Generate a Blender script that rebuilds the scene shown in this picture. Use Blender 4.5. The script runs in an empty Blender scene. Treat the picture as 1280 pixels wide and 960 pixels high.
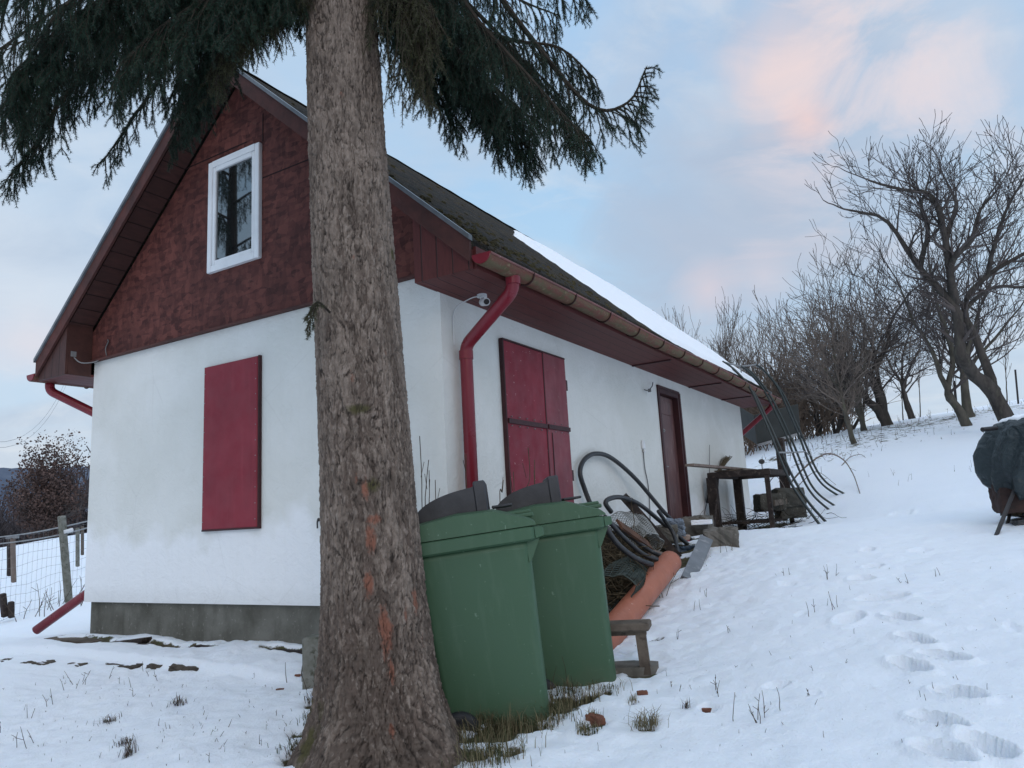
import bpy, math, random
import numpy as np
from mathutils import Vector, Matrix, noise as mnoise
rnd = random.Random(7)
rng = np.random.default_rng(11)
scene = bpy.context.scene
COL = scene.collection
R_ = math.radians
# ------------------------------------------------------------------ camera
CX, CY, CZ = 2.8038, -3.8936, 0.546
YAW, PITCH, ROLL, F = 30.3789, 10.0803, -3.2249, 924.3722
CAM = np.array([CX, CY, CZ])
_y, _p, _r = R_(YAW), R_(PITCH), R_(ROLL)
FW = np.array([-math.sin(_y)*math.cos(_p), math.cos(_y)*math.cos(_p), math.sin(_p)])
_rt = np.array([math.cos(_y), math.sin(_y), 0.0])
_up = np.cross(_rt, FW)
RT = math.cos(_r)*_rt + math.sin(_r)*_up
UP = -math.sin(_r)*_rt + math.cos(_r)*_up

def ray(px, py): return FW + RT*(px-640)/F - UP*(py-480)/F
def at(px, py, d): return CAM + ray(px, py)*d
def hit(px, py, axis, v):
    r = ray(px, py); return CAM + r*((v-CAM[axis])/r[axis])
def depth_of(P): return float(np.dot(np.array(P)-CAM, FW))

cam = bpy.data.cameras.new('camera')
cam.sensor_fit = 'HORIZONTAL'; cam.sensor_width = 36.0
cam.lens = F/1280*36.0
cam.clip_start = 0.05; cam.clip_end = 3000
camo = bpy.data.objects.new('camera', cam); COL.objects.link(camo)
M = Matrix(((RT[0], UP[0], -FW[0], CX), (RT[1], UP[1], -FW[1], CY), (RT[2], UP[2], -FW[2], CZ), (0, 0, 0, 1)))
camo.matrix_world = M
scene.camera = camo

# ------------------------------------------------------------------ material helpers
class NT:
    def __init__(s, name):
        s.m = bpy.data.materials.new(name); s.m.use_nodes = True
        s.t = s.m.node_tree; s.n = s.t.nodes; s.l = s.t.links
        s.b = s.n['Principled BSDF']
    def node(s, typ, **kw):
        n = s.n.new(typ)
        for k, v in kw.items(): setattr(n, k, v)
        return n
    def link(s, a, b): s.l.new(a, b)
    def coord(s, kind='Object', scale=(1, 1, 1), rot=(0, 0, 0)):
        tc = s.node('ShaderNodeTexCoord'); mp = s.node('ShaderNodeMapping')
        mp.inputs['Scale'].default_value = scale; mp.inputs['Rotation'].default_value = rot
        s.link(tc.outputs[kind], mp.inputs['Vector']); return mp.outputs[0]
    def noise(s, vec, scale=5, detail=4, rough=.55, dist=0):
        n = s.node('ShaderNodeTexNoise')
        n.inputs['Scale'].default_value = scale; n.inputs['Detail'].default_value = detail
        n.inputs['Roughness'].default_value = rough; n.inputs['Distortion'].default_value = dist
        s.link(vec, n.inputs['Vector']); return n.outputs['Fac']
    def voro(s, vec, scale=5, feature='F1', out='Distance', rand=1.0):
        n = s.node('ShaderNodeTexVoronoi', feature=feature)
        n.inputs['Scale'].default_value = scale
        n.inputs['Randomness'].default_value = rand
        s.link(vec, n.inputs['Vector']); return n.outputs[out]
    def ramp(s, fac, stops):
        n = s.node('ShaderNodeValToRGB'); e = n.color_ramp.elements
        while len(e) < len(stops): e.new(.5)
        for i, (p, c) in enumerate(stops):
            e[i].position = p
            e[i].color = (c, c, c, 1) if isinstance(c, (int, float)) else (*c, 1)
        s.link(fac, n.inputs[0]); return n.outputs[0]
    def mix(s, fac, a, b, mode='MIX'):
        n = s.node('ShaderNodeMix', data_type='RGBA', blend_type=mode)
        for sock, v in ((n.inputs[0], fac), (n.inputs[6], a), (n.inputs[7], b)):
            if isinstance(v, (int, float)): sock.default_value = v
            elif isinstance(v, tuple): sock.default_value = (*v, 1)
            else: s.link(v, sock)
        return n.outputs[2]
    def math(s, op, a, b=None):
        n = s.node('ShaderNodeMath', operation=op)
        for i, v in enumerate((a, b)):
            if v is None: continue
            if isinstance(v, (int, float)): n.inputs[i].default_value = v
            else: s.link(v, n.inputs[i])
        return n.outputs[0]
    def attr(s, name):
        n = s.node('ShaderNodeAttribute', attribute_name=name); return n.outputs['Fac']
    def geo_z(s):
        g = s.node('ShaderNodeNewGeometry'); x = s.node('ShaderNodeSeparateXYZ')
        s.link(g.outputs['Position'], x.inputs[0]); return x.outputs
    def bump(s, h, strength=.3, dist=.02):
        n = s.node('ShaderNodeBump'); n.inputs['Strength'].default_value = strength
        n.inputs['Distance'].default_value = dist
        s.link(h, n.inputs['Height']); s.link(n.outputs[0], s.b.inputs['Normal'])
    def fin(s, col, rough=.8, spec=.3, metal=0):
        for sock, v in ((s.b.inputs['Base Color'], col), (s.b.inputs['Roughness'], rough)):
            if isinstance(v, (int, float)): sock.default_value = v
            elif isinstance(v, tuple): sock.default_value = (*v, 1)
            else: s.link(v, sock)
        s.b.inputs['Specular IOR Level'].default_value = spec
        s.b.inputs['Metallic'].default_value = metal
        return s.m

def mottled(name, c1, c2, scale=6, rough=.8, spec=.3, stretch=(1, 1, 1), bump=.2, bdist=.01, c3=None, s3=25, metal=0):
    t = NT(name); v = t.coord('Object', stretch)
    f = t.noise(v, scale, 6, .6)
    c = t.mix(t.ramp(f, [(.35, 0), (.65, 1)]), c1, c2)
    if c3: c = t.mix(t.ramp(t.noise(v, s3, 4), [(.55, 0), (.72, 1)]), c, c3)
    t.bump(t.noise(v, scale*6, 4), bump, bdist)
    return t.fin(c, rough, spec, metal)

# ------------------------------------------------------------------ mesh builder
class MB:
    def __init__(s): s.v = []; s.f = []; s.n = 0
    def add(s, V, Fc):
        V = np.asarray(V, float); s.__dict__.setdefault('fi', []).append(len(s.f))
        s.v.append(V); k = s.n
        s.f += [tuple(i+k for i in f) for f in Fc]; s.n += len(V); return s
    def box(s, c, size, rot=None, bev=0.0):
        x, y, z = (a/2 for a in size)
        if bev <= 0:
            V = np.array([(-x,-y,-z),(x,-y,-z),(x,y,-z),(-x,y,-z),(-x,-y,z),(x,-y,z),(x,y,z),(-x,y,z)])
            Fc = [(0,3,2,1),(4,5,6,7),(0,1,5,4),(1,2,6,5),(2,3,7,6),(3,0,4,7)]
        else:
            b = min(bev, x*.9, y*.9, z*.9); V = []
            rings = [(-z, b), (-z+b, 0), (z-b, 0), (z, b)]
            for zz, i in rings:
                o = i
                V += [(-x+o+ (b if not i else 0)*1, -y+o, zz), (x-o-(b if not i else 0), -y+o, zz), (x-o, -y+o+(b if not i else 0), zz), (x-o, y-o-(b if not i else 0), zz),
                      (x-o-(b if not i else 0), y-o, zz), (-x+o+(b if not i else 0), y-o, zz), (-x+o, y-o-(b if not i else 0), zz), (-x+o, -y+o+(b if not i else 0), zz)]
            V = np.array(V); Fc = [tuple(range(7, -1, -1)), tuple(range(24, 32))]
            for r in range(3):
                for i in range(8):
                    Fc.append((r*8+i, r*8+(i+1) % 8, r*8+8+(i+1) % 8, r*8+8+i))
        if rot is not None: V = V @ np.array(rot).T
        return s.add(V+np.array(c), Fc)
    def beam(s, a, b, w, h, up=(0, 0, 1), bev=0.0, roll=0.0):
        a = np.array(a, float); b = np.array(b, float); d = b-a; L = np.linalg.norm(d); d /= L
        sd = np.cross(d, up)
        if np.linalg.norm(sd) < 1e-4: sd = np.cross(d, (1, 0, 0))
        sd /= np.linalg.norm(sd); u = np.cross(sd, d)
        if roll: sd, u = math.cos(roll)*sd+math.sin(roll)*u, -math.sin(roll)*sd+math.cos(roll)*u
        return s.box((a+b)/2, (L, w, h), np.stack([d, sd, u], 1), bev)
    def tube(s, pts, rad, n=8, cap=True, closed=False):
        P = np.asarray(pts, float); k = len(P)
        r = np.broadcast_to(np.asarray(rad, float), (k,))
        T = np.gradient(P, axis=0) if k > 2 else np.repeat((P[1:]-P[:1]), 2, 0)
        T /= np.linalg.norm(T, axis=1)[:, None]+1e-12
        ref = np.array((0, 0, 1.)) if abs(T[0][2]) < .9 else np.array((1., 0, 0))
        u = np.cross(T[0], ref); u /= np.linalg.norm(u)
        V = []; a = np.linspace(0, 2*math.pi, n, endpoint=False)
        ca, sa = np.cos(a)[:, None], np.sin(a)[:, None]
        for i in range(k):
            u = u-T[i]*np.dot(u, T[i]); u /= np.linalg.norm(u)+1e-12
            w = np.cross(T[i], u)
            V.append(P[i]+r[i]*(ca*u+sa*w))
        Fc = []
        for i in range(k-1):
            for j in range(n):
                j2 = (j+1) % n
                Fc.append((i*n+j, i*n+j2, i*n+n+j2, i*n+n+j))
        if cap: Fc += [tuple(range(n-1, -1, -1)), tuple(range((k-1)*n, k*n))]
        return s.add(np.concatenate(V), Fc)
    def pipe(s, pts, ro, ri, n=24):
        P = np.asarray(pts, float)
        a, b = MB(), MB()
        a.tube(P, ro, n, cap=False); b.tube(P, ri, n, cap=False)
        k = len(P); s.add(a.v[0], a.f); o = s.n-k*n
        s.add(b.v[0], [f[::-1] for f in b.f]); o2 = s.n-k*n
        for base in (0, (k-1)*n):
            for j in range(n):
                j2 = (j+1) % n
                f = (o+base+j, o2+base+j, o2+base+j2, o+base+j2)
                s.f.append(f if base == 0 else f[::-1])
        return s
    def loft(s, rings, cap=True):
        n = len(rings[0]); Fc = []
        for i in range(len(rings)-1):
            for j in range(n):
                j2 = (j+1) % n
                Fc.append((i*n+j, i*n+j2, i*n+n+j2, i*n+n+j))
        if cap: Fc += [tuple(range(n-1, -1, -1)), tuple(range((len(rings)-1)*n, len(rings)*n))]
        return s.add(np.concatenate([np.asarray(r, float) for r in rings]), Fc)
    def prism(s, poly, vec):
        poly = np.asarray(poly, float); n = len(poly)
        return s.loft([poly, poly+np.asarray(vec, float)])
    def sheet(s, grid):
        G = np.asarray(grid, float); a, b = G.shape[:2]
        Fc = [(i*b+j, i*b+j+1, (i+1)*b+j+1, (i+1)*b+j) for i in range(a-1) for j in range(b-1)]
        return s.add(G.reshape(-1, 3), Fc)
    def build(s, name, mat, parent=None, smooth=False, attrs=None, origin=None):
        V = np.concatenate(s.v) if s.v else np.zeros((0, 3))
        if origin is None: origin = np.array(parent.location) if (parent is not None and parent.get('_w')) else np.zeros(3)
        me = bpy.data.meshes.new(name)
        me.from_pydata((V-origin).tolist(), [], s.f); 
        me.materials.append(mat)
        if smooth: me.shade_smooth()
        me.update()
        o = bpy.data.objects.new(name, me); COL.objects.link(o)
        if parent is not None: o.parent = parent
        elif np.any(origin): o.location = origin
        return o

def build_each(mb, name, mat, parent=None, smooth=False, origin=None):
    """one object for every piece added to the builder"""
    out = []; fi = mb.fi+[len(mb.f)]; off = 0
    for k, V in enumerate(mb.v):
        m = MB(); m.v = [V]; m.n = len(V); m.f = [tuple(i-off for i in f) for f in mb.f[fi[k]:fi[k+1]]]; off += len(V)
        out.append(m.build(name, mat, parent, smooth, origin=origin))
    return out

def fast_mesh(name, V, tris, mat, parent=None, origin=None, smooth=False, attrs=None):
    """V (n,3), tris (m,k) index array"""
    V = np.asarray(V, np.float32); tris = np.asarray(tris, np.int32); k = tris.shape[1]
    if origin is None: origin = np.array(parent.location) if (parent is not None and parent.get('_w')) else np.zeros(3)
    me = bpy.data.meshes.new(name)
    me.vertices.add(len(V)); me.vertices.foreach_set('co', (V-np.asarray(origin, np.float32)).ravel())
    me.loops.add(tris.size); me.loops.foreach_set('vertex_index', tris.ravel())
    me.polygons.add(len(tris)); me.polygons.foreach_set('loop_start', np.arange(0, tris.size, k, dtype=np.int32))
    if attrs:
        for an, av in attrs.items():
            a = me.attributes.new(an, 'FLOAT', 'POINT'); a.data.foreach_set('value', np.asarray(av, np.float32))
    me.materials.append(mat); me.update(calc_edges=True); me.validate()
    if smooth: me.shade_smooth()
    o = bpy.data.objects.new(name, me); COL.objects.link(o)
    if parent is not None: o.parent = parent
    elif np.any(origin): o.location = origin
    return o

def tag(o, label, cat, group=None):
    o['label'] = label; o['category'] = cat
    if group: o['group'] = group
    return o
def thing(name, label, cat, loc=(0, 0, 0), group=None, world=True):
    o = bpy.data.objects.new(name, None); COL.objects.link(o)
    o.empty_display_size = .1; o.location = tuple(float(c) for c in loc)
    if world: o['_w'] = 1
    return tag(o, label, cat, group)
def one(name, mb, mat, label, cat, group=None, origin=None, smooth=False):
    """a thing that is one mesh, its origin at its base"""
    if origin is None:
        V = np.concatenate(mb.v); lo, hi = V.min(0), V.max(0); origin = np.array([(lo[0]+hi[0])/2, (lo[1]+hi[1])/2, lo[2]])
    o = mb.build(name, mat, None, smooth, origin=origin)
    return tag(o, label, cat, group)

def smoothstep(a, b, x):
    t = np.clip((x-a)/(b-a), 0, 1); return t*t*(3-2*t)
def bez(pts, n=20):
    """Catmull-Rom through points"""
    P = np.asarray(pts, float)
    P = np.vstack([2*P[0]-P[1], P, 2*P[-1]-P[-2]]); out = []
    seg = len(P)-3
    for i in range(seg):
        m = max(2, n//seg)
        for t in np.linspace(0, 1, m, endpoint=(i == seg-1)):
            a, b, c, d = P[i:i+4]
            out.append(.5*((2*b)+(-a+c)*t+(2*a-5*b+4*c-d)*t*t+(-a+3*b-3*c+d)*t**3))
    return np.array(out)

# fractal value noise, vectorised
def vnoise(x, y, seed=0):
    xi = np.floor(x).astype(np.int64); yi = np.floor(y).astype(np.int64)
    xf = x-xi; yf = y-yi
    def h(a, b):
        n = (a*374761393 + b*668265263 + seed*1274126177) & 0x7fffffff
        n = ((n ^ (n >> 13))*1274126177) & 0x7fffffff
        return ((n ^ (n >> 16)) & 0xffff)/65535.0
    u = xf*xf*(3-2*xf); v = yf*yf*(3-2*yf)
    return (h(xi, yi)*(1-u)+h(xi+1, yi)*u)*(1-v)+(h(xi, yi+1)*(1-u)+h(xi+1, yi+1)*u)*v
def fbm(x, y, oct=4, seed=0, gain=.5):
    s = 0; a = 1; t = 0
    for o in range(oct):
        s = s+a*(vnoise(x*2**o+17.3*o, y*2**o-9.1*o, seed+o)-.5); t += a; a *= gain
    return s/t
# ------------------------------------------------------------------ ground shape
GP = []                                            # control points of the terrain
for px, py, d in [(470,955,3.0),(690,908,3.3),(772,866,3.65),(805,840,4.0),(1245,668,5.4),(1250,955,2.45),(900,955,2.85),
                  (1065,556,14),(1105,532,17),(1205,535,14),(0,955,3.7),(200,955,3.35),(85,752,12),(0,775,11.5),
                  (50,697,38),(100,690,40),(1000,548,24),(1275,500,26),(905,668,7.2),(1030,655,7.4)]:
    GP.append(at(px, py, d))
for q in [(.25,5.6,.17),(.85,5.2,.20),(.2,7.2,.22),(-3.94,0,-.33),(-1.25,0,-.345),(-3.9,-.6,-.36),(-1.2,-.6,-.37),(0,4.9,.2),(0,8,.3),(2.8,-3.9,-.85),(3.5,-8,-1.3),(-4,4,-.35),(-4,8.5,-.1),(.1,1.2,-.18),
          (30,28,5.5),(25,0,.8),(-30,-10,-2),(-40,20,-.9),(-25,60,.6),(20,-30,-4),(5,45,5.2),(0,0,-.33)]:
    GP.append(np.array(q, float))
GP = np.array(GP)
def _tps(r2): return np.where(r2 > 0, .5*r2*np.log(r2+1e-12), 0)
_n = len(GP)
_d2 = ((GP[:, None, :2]-GP[None, :, :2])**2).sum(-1)
_A = np.zeros((_n+3, _n+3)); _A[:_n, :_n] = _tps(_d2)+np.eye(_n)*.25
_A[:_n, _n] = 1; _A[:_n, _n+1:] = GP[:, :2]; _A[_n:, :_n] = _A[:_n, _n:].T
_W = np.linalg.solve(_A, np.concatenate([GP[:, 2], np.zeros(3)]))
def base_z(x, y):
    x = np.asarray(x, float); y = np.asarray(y, float)
    sh = x.shape; X = x.ravel(); Y = y.ravel()
    # past the mapped area the surface continues level
    cx = np.clip(X, -45, 40); cy = np.clip(Y, -30, 62)
    z = _W[_n]+_W[_n+1]*cx+_W[_n+2]*cy
    for i in range(_n):
        z = z+_W[i]*_tps((cx-GP[i, 0])**2+(cy-GP[i, 1])**2)
    return z.reshape(sh)
def gh(px, py, lift=0.0):
    """where the view ray of a pixel meets the terrain"""
    r = ray(px, py); a = .8; prev = a
    while a < 80:
        P = CAM+r*a
        if P[2] < base_z(P[0], P[1])+lift: break
        prev = a; a *= 1.02
    for _ in range(30):
        m = (prev+a)/2; P = CAM+r*m
        if P[2] < base_z(P[0], P[1])+lift: a = m
        else: prev = m
    return CAM+r*a
def gz(x, y): return float(base_z(np.array([x]), np.array([y]))[0])
# ------------------------------------------------------------------ materials of the house
def m_wall():
    t = NT('white_plaster'); v = t.coord('Object'); z = t.geo_z()
    big = t.noise(v, 1.3, 5, .6, .4); fine = t.noise(v, 9, 6, .65)
    c = t.mix(t.ramp(big, [(.38, 0), (.62, 1)]), (.64, .645, .61), (.705, .71, .685))
    # whiter lower band with an uneven upper edge
    zz = t.math('ADD', z[2], t.math('MULTIPLY', t.math('SUBTRACT', t.noise(v, 2.2, 3), .5), .9))
    c = t.mix(t.ramp(t.math('MULTIPLY', zz, .5), [(.24, 1), (.34, 0)]), c, (.79, .80, .81))
    v2 = t.coord('Object', (5, 5, .5))
    st = t.ramp(t.noise(v2, 2.5, 5, .6), [(.52, 0), (.75, 1)])
    c = t.mix(t.math('MULTIPLY', st, .10), c, (.55, .54, .50))
    c = t.mix(t.math('MULTIPLY', t.ramp(fine, [(.58, 0), (.8, 1)]), .2), c, (.60, .59, .56))
    # splash dirt near the plinth and under the eave
    low = t.ramp(t.math('ADD', z[2], t.math('MULTIPLY', fine, .22)), [(.1, 1), (.26, 0)])
    c = t.mix(t.math('MULTIPLY', low, .25), c, (.45, .44, .41))
    cr = t.ramp(t.voro(t.coord('Object', (1, 1, .8)), 1.1, 'DISTANCE_TO_EDGE'), [(0, 1), (.006, 0)])
    c = t.mix(t.math('MULTIPLY', cr, t.math('MULTIPLY', t.ramp(t.noise(v, 1.7, 3), [(.5, 0), (.62, 1)]), .14)), c, (.36, .35, .32))
    t.bump(t.math('ADD', t.noise(v, 45, 4, .6), t.math('MULTIPLY', t.noise(v, 7, 4, .6, 1.0), 3.0)), .34, .014)
    return t.fin(c, .9, .2)
def m_concrete(name, c1=(.20, .19, .17), c2=(.11, .105, .09)):
    t = NT(name); v = t.coord('Object'); v2 = t.coord('Object', (4, 4, .8))
    c = t.mix(t.ramp(t.noise(v, 3, 6, .65), [(.35, 0), (.68, 1)]), c1, c2)
    c = t.mix(t.math('MULTIPLY', t.ramp(t.noise(v2, 3, 4), [(.5, 0), (.7, 1)]), .5), c, (.07, .068, .055))
    c = t.mix(t.math('MULTIPLY', t.ramp(t.noise(v, 30, 3), [(.62, 0), (.72, 1)]), .4), c, (.33, .32, .29))
    t.bump(t.noise(v, 28, 6, .7), .5, .02)
    return t.fin(c, .95, .15)
def m_osb():
    t = NT('painted_chipboard'); v = t.coord('Object', (1, 1, 1), (0, .5, 0)); 
    mp = t.coord('Object', (7, 3, 19), (0, .35, 0)); mp2 = t.coord('Object', (17, 3, 7), (0, -.5, 0))
    a = t.voro(mp, 1.6, 'F1', 'Color'); b = t.voro(mp2, 1.4, 'F1', 'Color')
    ga = t.ramp(a, [(.1, 0), (.9, 1)]); gb = t.ramp(b, [(.1, 0), (.9, 1)])
    f = t.math('ADD', t.math('MULTIPLY', ga, .55), t.math('MULTIPLY', gb, .45))
    c = t.mix(t.ramp(f, [(.2, 0), (.8, 1)]), (.055, .016, .014), (.150, .048, .038))
    c = t.mix(t.ramp(t.noise(v, 1.6, 5, .6), [(.42, 0), (.72, .5)]), c, (.045, .016, .014))
    c = t.mix(t.ramp(t.noise(v, 22, 4, .7), [(.6, 0), (.75, .6)]), c, (.15, .07, .052))
    t.bump(f, .55, .012)
    return t.fin(c, .75, .25)
def m_planks(name, axis, width, c1=(.135, .030, .027), c2=(.075, .018, .016), off=0.0):
    """painted boards: dark joints every `width` along an axis"""
    t = NT(name); tc = t.node('ShaderNodeTexCoord'); x = t.node('ShaderNodeSeparateXYZ'); t.link(tc.outputs['Object'], x.inputs[0])
    u = t.math('DIVIDE', t.math('ADD', x.outputs[axis], 50+off), width)
    fr = t.math('FRACT', u); d = t.math('ABSOLUTE', t.math('SUBTRACT', fr, .5))
    joint = t.ramp(d, [(.455, 0), (.485, 1)])
    idn = t.node('ShaderNodeTexWhiteNoise', noise_dimensions='1D'); t.link(t.math('FLOOR', u), idn.inputs['W'])
    sc = [30, 30, 30]; 
    v = t.coord('Object', (12 if axis == 0 else 2, 12 if axis == 1 else 2, 2))
    g = t.noise(v, 4, 6, .65, .5)
    c = t.mix(t.ramp(g, [(.3, 0), (.7, 1)]), c1, c2)
    c = t.mix(t.math('MULTIPLY', idn.outputs[0], .5), c, c2)
    c = t.mix(joint, c, (.02, .008, .007))
    t.bump(t.math('SUBTRACT', t.math('MULTIPLY', g, .25), joint), .6, .008)
    return t.fin(c, .62, .35)
def m_paint(name, col, rough=.45, var=.25, chips=None, spec=.4, zfade=None):
    t = NT(name); v = t.coord('Object')
    dk = tuple(a*(1-var) for a in col)
    c = t.mix(t.ramp(t.noise(v, 3.5, 6, .6), [(.35, 0), (.7, 1)]), col, dk)
    c = t.mix(t.math('MULTIPLY', t.ramp(t.noise(t.coord('Object', (14, 14, 1.2)), 1.5, 4), [(.52, 0), (.75, 1)]), .3), c, tuple(min(1, a*1.3+.02) for a in col))
    if chips: c = t.mix(t.ramp(t.noise(v, 34, 4, .6), [(.685, 0), (.70, 1)]), c, chips)
    t.bump(t.noise(v, 14, 3), .08, .01)
    r = t.ramp(t.noise(v, 8, 4), [(.3, rough-.08), (.7, rough+.15)])
    return t.fin(c, r, spec)
WALL = m_wall(); PLINTH = m_concrete('weathered_plinth_concrete', (.17, .165, .145), (.085, .082, .068)); OSB = m_osb()
PL_D = m_planks('dark_brown_boards', 0, .12, (.085, .034, .028), (.045, .020, .017)); PL_X = m_planks('painted_boards_upright', 0, .12); PL_Y = m_planks('painted_boards_soffit', 0, .105, (.150, .036, .032), (.082, .021, .019))
BARGE = mottled('weathered_barge_board', (.105, .040, .034), (.06, .028, .025), 5, .75, .25, (1, 1, 1), .3)
TRIM = mottled('grey_metal_trim', (.17, .18, .195), (.10, .11, .12), 6, .4, .5)
DKRED = m_paint('dark_red_metal', (.225, .016, .030), .5, .22)
DKRED2 = m_paint('dark_red_shutter_paint', (.215, .013, .028), .5, .25, (.5, .35, .34))
DKRED3 = m_paint('dull_red_shutter_paint', (.21, .035, .048), .45, .3, (.4, .22, .2))
PIPE_RED = m_paint('glossy_red_pipe', (.20, .016, .028), .32, .2)
def m_gutter():
    t = NT('mossy_red_gutter'); v = t.coord('Object'); v2 = t.coord('Object', (6, 1.2, 6)); z = t.geo_z()
    c = t.mix(t.ramp(t.noise(v2, 3, 6, .65), [(.38, 0), (.58, 1)]), (.155, .050, .040), (.125, .095, .055))
    c = t.mix(t.ramp(t.noise(v, 11, 5, .7), [(.48, 0), (.7, .8)]), c, (.080, .082, .035))
    c = t.mix(t.ramp(t.noise(v, 30, 3), [(.6, 0), (.72, .6)]), c, (.25, .19, .12))
    t.bump(t.noise(v, 40, 4), .3, .008)
    return t.fin(c, .75, .25)
GUT = m_gutter()
def m_roof():
    t = NT('dark_mossy_roofing'); v = t.coord('Object'); 
    tc = t.node('ShaderNodeTexCoord'); x = t.node('ShaderNodeSeparateXYZ'); t.link(tc.outputs['Object'], x.inputs[0])
    row = t.math('FRACT', t.math('MULTIPLY', x.outputs[2], 5.5))
    c = t.mix(t.ramp(t.noise(v, 9, 6, .7), [(.3, 0), (.7, 1)]), (.014, .014, .016), (.062, .055, .048))
    c = t.mix(t.ramp(t.noise(v, 5, 6, .8), [(.47, 0), (.60, .9)]), c, (.075, .052, .028))
    c = t.mix(t.ramp(t.noise(v, 17, 5, .8), [(.56, 0), (.66, .9)]), c, (.05, .055, .022))
    c = t.mix(t.ramp(t.noise(v, 42, 3, .6), [(.60, 0), (.68, .7)]), c, (.14, .125, .105))
    c = t.mix(t.ramp(row, [(.0, .8), (.12, 0)]), c, (.012, .012, .012))
    t.bump(t.math('ADD', t.noise(v, 24, 6, .75), t.math('MULTIPLY', row, .8)), 1, .05)
    return t.fin(c, .95, .15)
ROOF = m_roof()
def m_snow(name='snow_on_things'):
    t = NT(name); v = t.coord('Object')
    c = t.mix(t.noise(v, 4, 4), (.80, .82, .86), (.86, .87, .89))
    t.bump(t.noise(v, 22, 5, .6), .35, .02)
    m = t.fin(c, .7, .25)
    t.b.inputs['Subsurface Weight'].default_value = .25; t.b.inputs['Subsurface Radius'].default_value = (.02, .025, .03)
    t.b.inputs['Subsurface Scale'].default_value = .5
    return m
SNOW = m_snow()
PVC = mottled('white_window_plastic', (.78, .79, .80), (.70, .71, .72), 4, .4, .4)
def m_glass():
    t = NT('dark_window_glass')
    c = t.fin((.008, .009, .010), .02, .9); t.b.inputs['IOR'].default_value = 2.1
    return c
GLASS = m_glass()
DOORM = mottled('brown_door_paint', (.135, .06, .055), (.085, .04, .04), 3, .42, .4, (5, 5, .7), .15, .004, (.20, .13, .12), 8)
FRAMEM = mottled('dark_brown_frame', (.06, .02, .022), (.035, .013, .015), 5, .55, .3)
DARK = mottled('near_black_metal', (.02, .02, .022), (.035, .03, .03), 8, .5, .4)
GREYM = mottled('dull_grey_metal', (.25, .25, .25), (.16, .16, .165), 9, .45, .5)
CABLE = mottled('grey_cable', (.18, .18, .18), (.10, .10, .10), 9, .6, .3)
WPLAST = mottled('white_plastic', (.70, .71, .72), (.58, .59, .60), 7, .45, .4)

# ------------------------------------------------------------------ the house
W, L, ZS, ZG = 4.0395, 8.0, 2.057, 2.2
RX, RZ = -W/2, 4.478          # ridge
EX, EZ = .445, 2.24           # eave edge (top of roof)
SL = (RZ-EZ)/(EX-RX)
FD = .265; YB = 8.22          # front and back ends of the roof
def rtop(x): return RZ-abs(x-RX)*SL
house = thing('house', 'small white plastered house with dark red wooden gable and snowy pitched roof', 'house', (RX, L/2, -.33))
# plinth
mb = MB(); mb.box((RX, L/2+.01, -.35), (W-.09, L-.06, .70)); mb.build('foundation', PLINTH, house)
# walls: right wall has a real door opening
DY0, DY1, DZ0, DZ1 = 4.16, 4.90, .235, 1.90
mb = MB(); TH = .22
mb.box((0-TH/2, DY0/2, ZG/2+.0), (TH, DY0, ZG))
mb.box((0-TH/2, (DY1+L)/2, ZG/2), (TH, L-DY1, ZG))
mb.box((0-TH/2, (DY0+DY1)/2, (DZ1+ZG)/2), (TH, DY1-DY0, ZG-DZ1))
mb.box((0-TH/2, (DY0+DY1)/2, DZ0/2), (TH, DY1-DY0, DZ0))
walls = mb.build('wall', WALL, house)
# front wall as a slightly uneven sheet with thickness
mb = MB(); mb.box(((-W-TH)/2, TH/2, ZG/2), (W-TH, TH, ZG)); mb.build('wall', WALL, house)
mb = MB(); mb.box((-W+TH/2, (L+TH)/2, ZG/2), (TH, L-TH, ZG))
mb.box((RX, L-TH/2, ZG/2), (W-2*TH, TH, ZG)); mb.build('wall', WALL, house)
# gable cladding: front & back triangles, a little proud of the plaster
def gable(y0, y1, x0, x1, zb):
    RU = .17
    poly = [(x0, y0, zb), (x1, y0, zb), (x1, y0, rtop(x1)-RU), (RX, y0, RZ-RU), (x0, y0, rtop(x0)-RU)]
    return MB().prism(poly, (0, y1-y0, 0))
g = gable(-.028, .10, -W-.0, 0.0, ZG).build('gable_cladding', OSB, house)
gable(L-.1, L+.02, -W, 0.0, ZG).build('gable_cladding', OSB, house)
# joint strips of the gable boards
mb = MB()
for (a, b) in [((-1.705, 3.36), (-.95, 3.36)), ((-3.0, 3.74), (-1.9, 3.74)), ((-1.70, 3.68), (-1.70, 3.93)), ((-.03, 2.35), (-.03, 2.45))]:
    mb.beam((a[0], -.029, a[1]), (b[0], -.029, b[1]), .004, .010)
build_each(mb, 'board_joint', mottled('dark_joint', (.02, .006, .006), (.012, .005, .005)), house)
# drip sill strip under the cladding
mb = MB(); mb.beam((-W, -.03, ZG-.008), (0, -.03, ZG-.008), .05, .014); mb.build('drip_strip', BARGE, house)

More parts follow.
